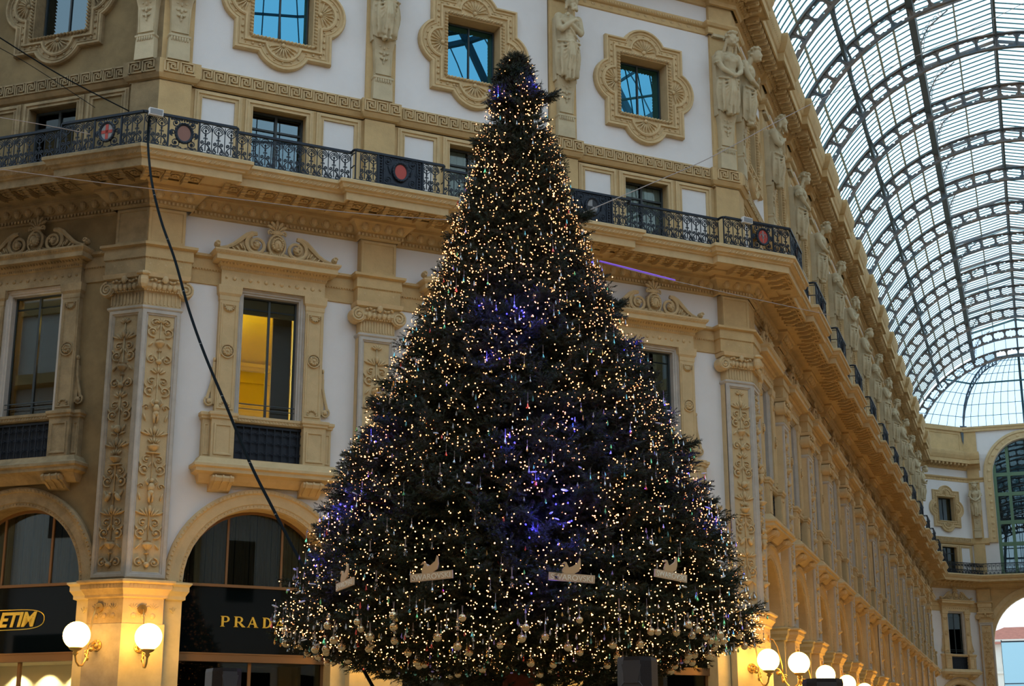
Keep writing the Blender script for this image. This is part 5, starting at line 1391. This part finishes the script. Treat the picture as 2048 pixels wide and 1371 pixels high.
for k in range(4):
    # arm following chamfer k: left wall and right wall
    a=rot(axisR(0,0),k); b=rot(axisR(30 if k else LA,0),k); c=rot(axisR(0,2*HW),k); d=rot(axisR(30 if k else LA+3,2*HW),k)
    if k not in (0,): 
        if k!=3 or True: slab('wall_arm_%d'%(2*k),'side wall of arcade arm %s the viewer'%['','right of','around','left of'][k],(a.x,a.y),(b.x,b.y),0,20.5)
    if k!=3: slab('wall_arm_%d'%(2*k+1),'opposite side wall of the arcade arm, outside the view %s'%['on the right','far right','behind','on the left'][k],(d.x,d.y),(c.x,c.y),0,20.5)
mb=MB(); mb.box(-80,90,-80,70,-.2,0)
fl=ob('floor',mb.mesh('floor','floor')); tag(fl,'patterned marble floor of the arcade, below the view','floor',None,'structure')
mb=MB(); z0,zt=20.6,33.0; RD0=17.2
for k in range(16):
    a=2*PI*k/16+PI/16; mb.tube([(OC.x+RD0*math.cos(t)*math.cos(a),-(OC.y+RD0*math.cos(t)*math.sin(a)),z0+(zt-z0)*math.sin(t)) for t in [PI/2*i/12 for i in range(13)]],.16,4)
for i in range(1,12):
    t=PI/2*i/12; r=RD0*math.cos(t); mb.tube([(OC.x+r*math.cos(2*PI*k/32),-(OC.y+r*math.sin(2*PI*k/32)),z0+(zt-z0)*math.sin(t)) for k in range(33)],.06 if i%3 else .14,4)
for k in range(96):
    a=2*PI*k/96; mb.tube([(OC.x+RD0*math.cos(t)*math.cos(a),-(OC.y+RD0*math.cos(t)*math.sin(a)),z0+(zt-z0)*math.sin(t)) for t in [PI/2*i/12*.93 for i in range(13)]],.03,3)
dm=ob('ceiling_dome',mb.mesh('dome_ribs','steel')); tag(dm,'iron ribs of the glazed dome above the octagon, out of view','ceiling',None,'structure')

# ------------------------------------------------------------------ the Christmas tree
TX,TY=2.33,-10.80
PROF=[(2.64,.9),(2.72,1.7),(2.84,2.3),(2.98,2.66),(3.12,2.76),(3.3,2.74),(3.5,2.64),(4.1,2.46),(4.7,2.22),(5.31,1.97),(5.94,1.70),(6.57,1.45),(7.22,1.13),(7.88,.89),(8.56,.70),(9.24,.50),(9.94,.33),(10.44,.18),(10.66,.02)]
def rad(z):
    for (a,ra),(b,rb) in zip(PROF[:-1],PROF[1:]):
        if a<=z<=b: return ra+(rb-ra)*(z-a)/(b-a)
    return 0.0
tree=empty('christmas_tree',Matrix.Translation((TX,TY,0))); tag(tree,'tall conical fir covered with warm lights and crystals in front of the facade','christmas tree')
R=np.random.default_rng(11)
# sprig template: fronds of flat needles round forked twigs
def sprig():
    V=[];F=[]
    def twig(p,d,L,n,nl):
        d=d/np.linalg.norm(d); a=np.cross(d,[0,0,1.]); a/=max(1e-6,np.linalg.norm(a)); b=np.cross(d,a)
        for i in range(n):
            t=(i+.5)/n; q=p+d*L*t
            an=R.uniform(0,2*np.pi); r=a*np.cos(an)+b*np.sin(an); dirn=(r*.8+d*.75); dirn/=np.linalg.norm(dirn)
            s=np.cross(dirn,d); s/=max(1e-6,np.linalg.norm(s)); l=nl*R.uniform(.7,1.15)*(1.1-.35*t); k=len(V)
            V.extend([q-s*.0055,q+s*.0055,q+dirn*l]); F.append((k,k+1,k+2))
    o=np.zeros(3); twig(o,np.array([1,0,0.]),.26,46,.046)
    for sgn in (-1,1):
        twig(np.array([.05,0,0]),np.array([.75,sgn*.6,.05]),.16,22,.042); twig(np.array([.13,0,0]),np.array([.8,sgn*.5,-.05]),.12,18,.040)
    return np.array(V),np.array(F)
SV=[sprig() for _ in range(5)]
tips=[]   # branch tips (position, outward dir)
Vs=[];Fs=[];nv=0
def place_sprig(p,d,sc,roll):
    global nv
    V,F=SV[R.integers(5)]; x=d/np.linalg.norm(d); y=np.cross([0,0,1.],x); n=np.linalg.norm(y)
    y=y/n if n>1e-3 else np.array([0,1.,0]); z=np.cross(x,y); c,s=np.cos(roll),np.sin(roll); y,z=y*c+z*s,-y*s+z*c
    Vs.append(p+sc*(V[:,:1]*x+V[:,1:2]*y+V[:,2:]*z)); Fs.append(F+nv); nv+=len(V)
twigs=MB()
nb=0
z=2.74
while z<9.95:
    r0=rad(z); n=int(max(7,2*np.pi*r0/.19))
    for i in range(n):
        a=2*np.pi*(i+R.uniform(-.45,.45))/n; zz=z+R.uniform(-.10,.10); 
        if zz<2.70: zz=2.70
        rr=rad(min(zz,10.6)); Lv=rr*(.93+R.uniform(-.12,.10)+.04*math.sin(a*7+zz*4))+R.uniform(-.02,.09)
        out_=np.array([np.cos(a),np.sin(a),0.]); dz=(.10 if zz<8 else .35)+R.uniform(-.18,.22)
        p1=out_*Lv+np.array([0,0,zz]); tips.append((p1,out_,Lv))
        k=3 if rr>.5 else 3
        d=out_+np.array([0,0,dz]); 
        for j in range(k+2):
            q=p1-d*(.16*j)*min(1,rr+.3)
            for s in range(2):
                side=np.cross([0,0,1.],out_)*R.uniform(-.9,.9); place_sprig(q-d*.2,d+side+np.array([0,0,R.uniform(-.3,.3)]),R.uniform(.75,1.2)*min(1,max(.34,rr/.5)),R.uniform(-1,1))
    z+=.125
# a few branches that stand clear of the cone
for (aa,zz,ex) in ((-.48,9.95,.22),(-.6,8.25,.18),(-.5,7.1,.16),(-.42,5.35,.25),(2.68,3.05,.22),(2.6,4.35,.12),(-.45,6.2,.12),(2.62,9.3,.1),(2.62,5.9,.12),(-.5,4.6,.12)):
    out_=np.array([np.cos(aa),np.sin(aa),0.]); rr=rad(zz)
    for j in range(9):
        q=out_*(rr-.1+(ex+.05)*j/8)+np.array([0,0,zz+.04*math.sin(j)]); 
        for s in (-1,0,1): place_sprig(q-out_*.1,out_+np.cross([0,0,1.],out_)*s*.6+np.array([0,0,.3]),.8,R.uniform(-1,1))
    tips.append((out_*(rr+ex)+np.array([0,0,zz]),out_,rr))
for j in range(190):                                     # loose tufts round the leader
    zz=9.0+1.35*R.random(); rr=rad(zz)*R.uniform(.25,1.15); a=R.uniform(0,2*np.pi); o_=np.array([np.cos(a),np.sin(a),0.])
    place_sprig(o_*max(0,rr-.12)+np.array([0,0,zz-.08]),o_+np.array([0,0,R.uniform(.2,.9)]),R.uniform(.9,1.2)*min(.75,max(.3,rad(zz)/.55)),R.uniform(-1,1))
for j in range(330):                                    # the slender leader
    zz=9.75+.85*R.random()**1.15; a=R.uniform(0,2*np.pi); o_=np.array([np.cos(a),np.sin(a),0.]); rr=rad(zz)+.03
    place_sprig(o_*.01+np.array([-.02,0,zz-.05]),o_+np.array([0,0,R.uniform(.3,1.0)]),rr/.24*R.uniform(.75,1.1),R.uniform(-1,1))
for j in range(170):                                     # tufts that break the outline all over the cone
    zz=2.9+6.6*(1-math.sqrt(R.random())); a=R.uniform(0,2*np.pi); o_=np.array([np.cos(a),np.sin(a),0.]); rr=rad(zz)+R.uniform(-.02,.10)
    for s in range(9):
        place_sprig(o_*(rr-.22)+np.array([R.uniform(-.08,.08),R.uniform(-.08,.08),zz+R.uniform(-.07,.07)]),o_+np.array([R.uniform(-.5,.5),R.uniform(-.5,.5),R.uniform(-.1,.6)]),R.uniform(.6,1.0),R.uniform(-1,1))
    tips.append((o_*rr+np.array([0,0,zz]),o_,rr))
V=np.concatenate(Vs); F=np.concatenate(Fs)
me=bpy.data.meshes.new('fir_foliage'); me.vertices.add(len(V)); me.vertices.foreach_set('co',V.astype(np.float32).ravel())
me.loops.add(len(F)*3); me.polygons.add(len(F)); me.loops.foreach_set('vertex_index',F.astype(np.int32).ravel()); me.polygons.foreach_set('loop_start',np.arange(0,len(F)*3,3,dtype=np.int32)); me.polygons.foreach_set('loop_total',np.full(len(F),3,dtype=np.int32))
me.materials.append(M['needles']); me.update(calc_edges=True); me.validate(); ob('foliage',me,tree)
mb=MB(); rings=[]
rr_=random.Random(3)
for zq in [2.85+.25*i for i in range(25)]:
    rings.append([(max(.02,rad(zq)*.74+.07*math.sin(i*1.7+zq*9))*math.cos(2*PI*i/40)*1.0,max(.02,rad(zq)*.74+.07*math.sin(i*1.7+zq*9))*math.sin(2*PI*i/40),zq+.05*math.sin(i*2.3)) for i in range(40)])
mb.loft(rings); ob('dark_core',mb.mesh('dark_core','core'),tree)
mb=MB(); mb.lathe((0,0),[(.27,0),(.235,.8),(.21,2.0),(.19,2.7),(.05,8)],18); ob('trunk',mb.mesh('trunk','bark'),tree)
mb=MB()
for i in range(150):
    p,o_,L_=tips[rr_.randrange(len(tips))]; mb.tube([(p[0]*.3,-p[1]*.3,p[2]-.1),(p[0]*.95,-p[1]*.95,p[2]-.02)],[.025,.006],5)
ob('branches',mb.mesh('branches','bark'),tree)

# strings of small lights
camP=np.array([-5.676,-26.927,1.6]); T0=np.array([TX,TY,0])
ico=[]
t=(1+5**.5)/2
IV=np.array([(-1,t,0),(1,t,0),(-1,-t,0),(1,-t,0),(0,-1,t),(0,1,t),(0,-1,-t),(0,1,-t),(t,0,-1),(t,0,1),(-t,0,-1),(-t,0,1)],float); IV/=np.linalg.norm(IV[0])
IF=[(0,11,5),(0,5,1),(0,1,7),(0,7,10),(0,10,11),(1,5,9),(5,11,4),(11,10,2),(10,7,6),(7,1,8),(3,9,4),(3,4,2),(3,2,6),(3,6,8),(3,8,9),(4,9,5),(2,4,11),(6,2,10),(8,6,7),(9,8,1)]
IFn=np.array(IF)
view=np.array([camP[0]-TX,camP[1]-TY]); view/=np.linalg.norm(view)
def surf_point(bottom_bias=True):
    while True:
        zz=2.69+7.92*(1-math.sqrt(R.random())) if bottom_bias else R.uniform(2.7,10.5)
        if zz>10.45: continue
        a=R.uniform(0,2*np.pi); r=rad(zz)
        # clustered gaps: leave dark hollows
        g=math.sin(a*5+zz*2.3)+math.sin(a*9-zz*3.7)+.8*math.sin(zz*5.1+a*2)
        if zz>3.3 and g<-.7 and R.random()<.8: continue
        return a,zz,r*R.uniform(.86,1.03)+.025
bp=[]
while len(bp)<8200:
    a,zz,r=surf_point(); 
    if zz<3.5 or R.random()<.92: bp.append((r*np.cos(a),r*np.sin(a),zz))
for _ in range(750):
    zz=7.0+3.3*(1-math.sqrt(R.random())); a=R.uniform(0,2*np.pi); r=rad(zz)*R.uniform(.85,1.03)+.03; bp.append((r*np.cos(a),r*np.sin(a),zz))
# extra bulbs in the dense skirt, and bulbs on the branch tips
for p,o_,L_ in tips:
    if R.random()<.5: q=p+o_*.04; bp.append((q[0],q[1],q[2]+R.uniform(-.02,.05)))
for _ in range(1500):
    a=R.uniform(0,2*np.pi); zz=2.62+R.random()**1.2*.7; r=rad(max(2.65,zz))*R.uniform(.7,1.03); bp.append((r*np.cos(a),r*np.sin(a),zz))
bp=np.array(bp)
front=(bp[:,:2]@view)>-.2*np.linalg.norm(bp[:,:2],axis=1)
bp=bp[front | (R.random(len(bp))<.6)]
size=R.uniform(.0056,.0088,len(bp))
order=np.argsort(-(bp[:,:2]@view)); bp=bp[order]; size=size[order]
def bulbs_mesh(idx,name,mats,prob=(.72,.28,0)):
    n=len(idx); V=(bp[idx][:,None,:]+IV[None]*size[idx][:,None,None]).reshape(-1,3); F=(IFn[None]+12*np.arange(n)[:,None,None]).reshape(-1,3)
    me=bpy.data.meshes.new(name); me.from_pydata(V.tolist(),[],F.tolist())
    for m_ in mats: me.materials.append(M[m_])
    zz=bp[idx][:,2]; pw=np.clip((4.6-zz)/2.2,.08,.85); mi=(R.random(n)<pw).astype(np.int32)
    me.polygons.foreach_set('material_index',np.repeat(mi,20)); me.update(); return me
lights=empty('string_lights',Matrix.Translation((TX,TY,0))); tag(lights,'warm white fairy lights strung all over the Christmas tree','string lights')
sel=R.permutation(min(2200,len(bp)))[:100]; rest=np.setdiff1d(np.arange(len(bp)),sel)
for i in sel:
    b=MB(); b.v=[tuple(v*float(size[i])) for v in IV]; b.f=list(IF)
    o=ob('bulb',b.mesh('bulb','bulb' if bp[i][2]>4 else 'bulb_w'),lights); o.location=tuple(bp[i])
o=ob('bulbs',bulbs_mesh(rest,'bulbs',['bulb','bulb_w']),lights); o['kind']='stuff'
mb=MB()
for k in range(26):
    a0=2*PI*k/26; pts=[]
    for i in range(60):
        zz=2.8+i*(6.2/59); a=a0+.12*math.sin(zz*5+k)+.05*math.sin(zz*13); r=rad(zz)*.84; pts.append((r*math.cos(a),-r*math.sin(a),zz))
    mb.tube(pts,.004,3)
ob('cable',mb.mesh('light_cable','rubber'),lights)
# blue bulbs and lamps added to colour the blue-lit branches
blue=empty('added_blue_lights',Matrix.Translation((TX,TY,0))); tag(blue,'added blue lights that make the blue-lit patches among the branches of the tree','blue lights')
BL=[(-2.297,-0.416,4.408,0.50),(-2.372,-0.145,4.303,0.40),(-2.562,-0.237,3.722,0.40),(-0.661,-1.258,6.629,0.60),(-0.538,-1.331,6.595,0.40),(-0.353,-1.980,5.191,0.40),(-0.786,-2.156,4.492,0.40),(-0.651,-2.290,4.295,0.50),(-0.983,-2.303,3.930,0.60),(-0.676,-2.386,4.017,0.60),(-1.017,-1.847,4.961,0.40),(-0.977,-2.560,3.265,0.25),(-0.313,-0.134,9.894,0.30),(0.037,-0.296,10.038,0.30),(0.980,-1.118,6.476,0.30),(0.245,-2.030,5.126,0.30),(1.334,-1.297,5.704,0.30),(1.431,-1.635,4.813,0.30),(1.337,-2.001,4.233,0.30),(0.464,-1.333,7.378,0.30),(-1.012,-1.329,6.005,0.30),(-0.971,-0.969,6.727,0.30),(-1.957,-0.409,5.236,0.30)]   # offsets from the trunk axis, strength
bb=MB(); li=0
for cx_,cy_,cz_,s in BL:
    c=(cx_,cy_,cz_)
    for k in range(int(6*s)):
        q=(c[0]+R.uniform(-.13,.13),c[1]+R.uniform(-.13,.13),c[2]+R.uniform(-.07,.07)); bb.ell((q[0],-q[1],q[2]),(.010,.010,.010),6,4)
    l=bpy.data.lights.new('blue_fill','POINT'); l.energy=13*s; l.color=(.05,.04,1.0); l.shadow_soft_size=.04
    n_=Vector((c[0],c[1],0)).normalized()
    lo=bpy.data.objects.new('blue_fill_lamp',l); COL.objects.link(lo); lo.parent=blue; lo.location=(c[0]+n_.x*.09,c[1]+n_.y*.09,c[2]+.05); li+=1
ob('bulbs',bb.mesh('added_blue_bulbs','bulb_b'),blue)

# crystals and glass balls
def crystal_mesh(mi,k):
    mb=MB(); h=[.045,.06,.05][k]; w=[.014,.012,.016][k]
    mb.loft([[(w*f*math.cos(2*PI*i/7),w*f*math.sin(2*PI*i/7),z) for i in range(7)] for f,z in ((.15,0),(.5,-h*.35),(1,-h*.72),(.75,-h*.9),(.1,-h))])
    b=MB(); b.tube([(0,0,0),(0,0,.05+.02*k)],.0018,3); b.ell((0,0,.012),(.007,.007,.009),5,4)
    return mb.mesh('crystal_drop',CRY[mi]), b.mesh('hanging_thread','wire')
CM=[[crystal_mesh(m_,k) for k in range(3)] for m_ in range(6)]
bm_=MB(); bm_.ell((0,0,-.05),(.045,.045,.045),18,12); BAU=bm_.mesh('glass_ball','bauble',True)
bm_=MB(); bm_.tube([(0,0,-.01),(0.006,0,.09)],.003,3); bm_.tube([(0,0,-.01),(-.008,0,.09)],.003,3); bm_.lathe((0,0),[(.012,-.01),(.012,.006),(.002,.012)],8); BTH=bm_.mesh('ribbon','wire')
bm_=MB()
for i in range(6): 
    a=i*PI/3; bm_.box(-.004,.004,-.004,.004,-.05,-.049) if False else bm_.tube([(0,0,-.06),(.035*math.cos(a),0,-.06+.035*math.sin(a))],[.006,.0025],4); bm_.tube([(.02*math.cos(a),0,-.06+.02*math.sin(a)),(.03*math.cos(a+.4),0,-.06+.03*math.sin(a+.4))],.003,3)
STAR=bm_.mesh('star_crystal',CRY[0])
def thing1(name,me,thread,p,label,cat,group,sc=1.0,rz=0.0):
    o=bpy.data.objects.new(name,me); COL.objects.link(o); o.location=(TX+p[0],TY+p[1],p[2]); o.scale=(sc,sc,sc); o.rotation_euler=(0,0,rz); tag(o,label,cat,group)
    q=bpy.data.objects.new('hanging_thread',thread); COL.objects.link(q); q.parent=o; return o
def hang(front=True,zmin=2.6,zmax=10.3,bias=.75):
    while True:
        zz=zmin+(zmax-zmin)*(1-math.sqrt(R.random()))
        a=math.atan2(view[1],view[0])+R.uniform(-1.45,1.45); r=rad(max(2.66,zz))*R.uniform(.97,1.05)+.02
        return (r*math.cos(a),r*math.sin(a),zz)
for i in range(280):
    p=hang() if i<200 else hang(zmin=2.62,zmax=3.3); c,t_=CM[int(R.choice(6,p=[.58,.12,.08,.11,.04,.07]))][int(R.integers(3))]
    thing1('crystal_drop',c,t_,p,'small cut crystal drop hanging on a thread from the Christmas tree','crystal','crystal drops on the tree',float(R.uniform(.9,1.35)),float(R.uniform(0,3)))
sm=[MB() for _ in range(6)]
for i in range(620):
    p=hang() if i<420 else hang(zmin=2.62,zmax=3.2); k=int(R.choice(6,p=[.58,.12,.08,.11,.04,.07])); h=R.uniform(.045,.075); w_=.013; mb=sm[k]
    mb.loft([[(p[0]+w_*f*math.cos(2*PI*q/6),p[1]+w_*f*math.sin(2*PI*q/6),p[2]+zq) for q in range(6)] for f,zq in ((.15,0),(.6,-h*.4),(1,-h*.75),(.1,-h))])
allm=MB()
for k,m_ in enumerate(sm):
    b_=len(allm.v); allm.v.extend(m_.v); allm.f.extend([tuple(b_+i for i in f) for f in m_.f]); allm.m.extend([k]*len(m_.f))
o=ob('crystal_drops',allm.mesh('crystal_drops',CRY),None,Matrix.Translation((TX,TY,0))); tag(o,'mass of tiny glittering crystal drops scattered over the Christmas tree','crystals','crystal drops on the tree','stuff')
for i in range(84):
    p=hang(zmin=2.64,zmax=3.2)
    thing1('glass_ball',BAU,BTH,p,'clear golden glass ball hanging on a ribbon at the foot of the tree','bauble','glass balls on the tree',float(R.uniform(.8,1.05)))
for i in range(26):
    p=hang(zmin=2.9,zmax=5.0)
    thing1('snowflake_ornament',STAR,BTH,p,'little star shaped crystal hanging low on the tree','ornament','crystal stars on the tree',float(R.uniform(.9,1.3)),.45)
fr_m=MB()
for i in range(60):
    p=hang(zmin=2.9,zmax=6.5); fr_m.ell((p[0],-p[1],p[2]),(R.uniform(.02,.05),.015,R.uniform(.006,.013)),6,4,tilt=R.uniform(-.6,.6))
ob('frosted_tips',fr_m.mesh('frosted_tips','frost'),tree)['label']='silvery frosted twig tips'

# SWAROVSKI plaques with swans
def plaque():
    parts=[]
    mb=MB(); mb.box(-.235,.235,0,.02,-.04,.04); parts.append(('plank',mb.mesh('plank','plank')))
    tx=textmesh('SWAROVSKI',.078,.003,'plankletter',0,'CENTER',.0008)
    mb=MB()
    sw=[(-.10,.04),(.02,.04),(.07,.07),(.085,.12),(.08,.19),(.07,.205),(.05,.15),(.0,.115),(-.035,.10),(-.05,.125),(-.062,.15),(-.085,.155),(-.10,.14),(-.115,.125),(-.09,.13),(-.08,.135),(-.075,.12),(-.095,.09),(-.105,.065)]
    mb.prism(sw,.004,.022); parts.append(('swan_emblem',mb.mesh('swan_emblem','swan')))
    return parts,tx
PQ,PT=plaque()
for p,yaw,l,sc in (((-1.975,-2.004,3.465),-22,'Swarovski plaque with a swan, left of the tree centre',1.0),((-0.758,-2.721,3.434),8,'Swarovski plaque with a swan, just right of the tree centre',1.0),((0.377,-2.764,3.508),40,'small Swarovski plaque with a swan near the right edge of the tree',1.0),((-2.582,-1.145,3.445),-62,'steeply turned Swarovski plaque with a swan near the left edge of the tree',1.0)):
    e=inst(PQ,'name_plaque',Matrix.Translation((TX+p[0],TY+p[1],p[2]))@RZ(-26+yaw)@Matrix.Rotation(-.05 if yaw<0 else .06,4,'Y'),l,'sign','plaques on the tree')
    e.scale=(sc,sc,sc); q=ob('plaque_lettering',PT,e); q.rotation_euler=(PI/2,0,0); q.location=(0,-.021,-.028)

# ------------------------------------------------------------------ cables and wires
def cable(pts,r,m,label,name='cable',n=6,cat='cable'):
    mb=MB(); P=[Vector(p) for p in pts]; out_=[]
    for i in range(len(P)-1):
        for k in range(8):
            t=k/8; p0=P[max(i-1,0)];p1=P[i];p2=P[i+1];p3=P[min(i+2,len(P)-1)]
            out_.append(.5*((2*p1)+(-p0+p2)*t+(2*p0-5*p1+4*p2-p3)*t*t+(-p0+3*p1-3*p2+p3)*t**3))
    out_.append(P[-1]); mb.tube([(p.x,-p.y,p.z) for p in out_],r,n); o=ob(name,mb.mesh(name,m)); tag(o,label,cat); return o,out_
c1,pp=cable([(-.45,-1.38,13.0),(-.45,-1.40,12.5),(-0.682,-3.043,11.106),(-0.617,-3.671,10.192),(-0.496,-4.313,9.325),(-0.382,-4.956,8.338),(-0.261,-5.604,7.480),(-0.103,-6.266,6.632),(0.107,-6.947,5.655),(0.250,-7.616,4.939),(0.465,-8.314,4.105),(0.651,-8.799,3.528),(0.819,-9.284,2.978),(0.912,-9.747,2.536),(1.074,-10.241,1.960)],.021,'rubber','thick twisted black cable hanging from the left balcony corner to the tree')
mb=MB()
for i in range(10,len(pp)-10,9): 
    p=pp[i]; mb.ell((p.x,-p.y,p.z),(.025,.025,.012),8,4)
ob('cable_tie',mb.mesh('cable_tie','enwhite'),c1)
cable([(-3.712,-4.011,12.832),(-2.251,-2.668,12.866),(-0.895,-1.777,12.840)],.012,'rubber','thin dark wire at the top left above the balcony','wire',5,'wire')
cable([(-3.521,-2.020,13.578),(-2.644,-1.809,13.346),(-1.470,-1.675,12.835)],.006,'rubber','very thin dark wire below the one at top left','wire',5,'wire')
cable([(-3.397,-2.031,12.184),(-2.216,-1.764,12.301),(-1.518,-1.667,12.323)],.007,'wire','pale thin wire tied to the left balcony rail','wire',5,'wire')
cable([(-3.693,-6.021,9.705),(-2.077,-6.238,9.669),(-0.478,-7.097,9.410),(1.049,-8.092,9.096),(2.153,-9.068,8.837)],.006,'wire','long thin pale wire crossing below the balcony to the tree','wire',5,'wire')
cable([(3.454,-10.264,8.704),(5.318,-9.035,9.896),(6.978,-8.322,10.923),(9.097,-7.382,12.362),(11.653,-6.222,14.049),(15.672,-4.449,16.584),(20.676,-2.400,19.852)],.007,'wire','thin pale wire rising from the tree to the glass roof','wire',5,'wire')
cable([(3.240,-11.291,7.709),(4.941,-9.978,8.136),(6.411,-9.146,8.397),(7.530,-8.710,8.517),(9.292,-8.166,8.654)],.006,'wire','thin wire leaving the right side of the tree','wire',5,'wire')
cable([(3.231,-11.308,7.715),(4.025,-10.707,7.913),(5.276,-9.835,8.189)],.011,'violet','violet-glowing stretch, for light on the wire, leaving the right side of the tree','lit_wire',6,'wire')

# ------------------------------------------------------------------ loudspeakers in front
def speaker_parts(w,h,d):
    mb=MB(); c=.04
    pl=[(-w/2,0),(-w/2,d*.72),(-w/2+.07,d),(w/2-.07,d),(w/2,d*.72),(w/2,0)]
    mb.loft([[(x*(1-g),-o,z) for x,o in pl] for g,z in ((.04,-h),(0,-h+.03),(0,-.03),(.05,0))]); a=mb.mesh('speaker_case','speaker')
    mb=MB(); mb.box(-w/2+.07,w/2-.07,d-.005,d+.012,-h+.05,-.03); 
    mb.strips([([(r*math.cos(2*PI*i/24),-h*.55+r*math.sin(2*PI*i/24)) for i in range(24)],o) for r,o in ((w*.36,d+.012),(w*.34,d+.02),(w*.30,d+.012))])
    mb.prism([(-w*.28,-.06),(w*.28,-.06),(w*.18,-.2),(-w*.18,-.2)],d+.01,d+.02)
    return a,mb.mesh('speaker_grille','speaker_g')
for p,yaw,w_,l in (((0.490,-16.632,2.416),-20,.27,'black loudspeaker on a pole in front of the right half of the tree foot'),((-1.957,-13.430,2.449),30,.27,'black loudspeaker on a pole below the PRADA sign'),((2.225,-16.604,2.293),0,.30,'dark loudspeaker top in front of the arcade globe lamps')):
    e=empty('loudspeaker',Matrix.Translation((p[0],p[1],0))@RZ(-26+yaw)); tag(e,l,'speaker','loudspeakers in front of the tree')
    a,g=speaker_parts(w_,.48,.26); o=ob('speaker_case',a,e); o.location=(0,0,p[2]); g_=ob('speaker_grille',g,e); g_.location=(0,0,p[2])
    mb=MB(); mb.tube([(0,.1,0),(0,.1,p[2]-.47)],.02,8)
    for k in range(3):
        a_=2*PI*k/3; mb.tube([(0,.1,.7),(.45*math.cos(a_),.1+.45*math.sin(a_),.01)],.014,6)
    ob('tripod_stand',mb.mesh('tripod_stand','iron'),e)

# ------------------------------------------------------------------ the other globe lamps round the octagon, outside the frame, and the arcade ends
def far_lamp(p,ang,l):
    inst(LP,'wall_lamp',Matrix.Translation((p.x,p.y,3.75))@Matrix.Rotation(ang,4,'Z'),l,'lamp','globe lamps outside the view')
for k,w_ in ((1,'on the right chamfer wall'),(2,'on the chamfer wall behind the viewer'),(3,'on the left chamfer wall')):
    for s_ in PC:
        p=rot((s_,-.25),k); far_lamp(p,-k*PI/2,'lit globe lamp %s, outside the view'%w_)
for k in range(4):
    a=rot(axisR(0,0),k); c=rot(axisR(0,2*HW),k)
    for j in range(1,7):
        if k!=0: far_lamp(rot(axisR(TB*j,.25),k),PI/4-k*PI/2,'lit globe lamp in a side arcade, outside the view')
        if k!=3: far_lamp(rot(axisR(TB*j,2*HW-.25),k),PI/4-k*PI/2+PI,'lit globe lamp on the opposite arcade side, outside the view')
    if k: 
        d0=rot(axisR(30,0),k); d1=rot(axisR(30,2*HW),k); slab('wall_arm_end_%d'%k,'closing wall of a side arcade, outside the view',(d0.x,d0.y),(d1.x,d1.y),0,24)
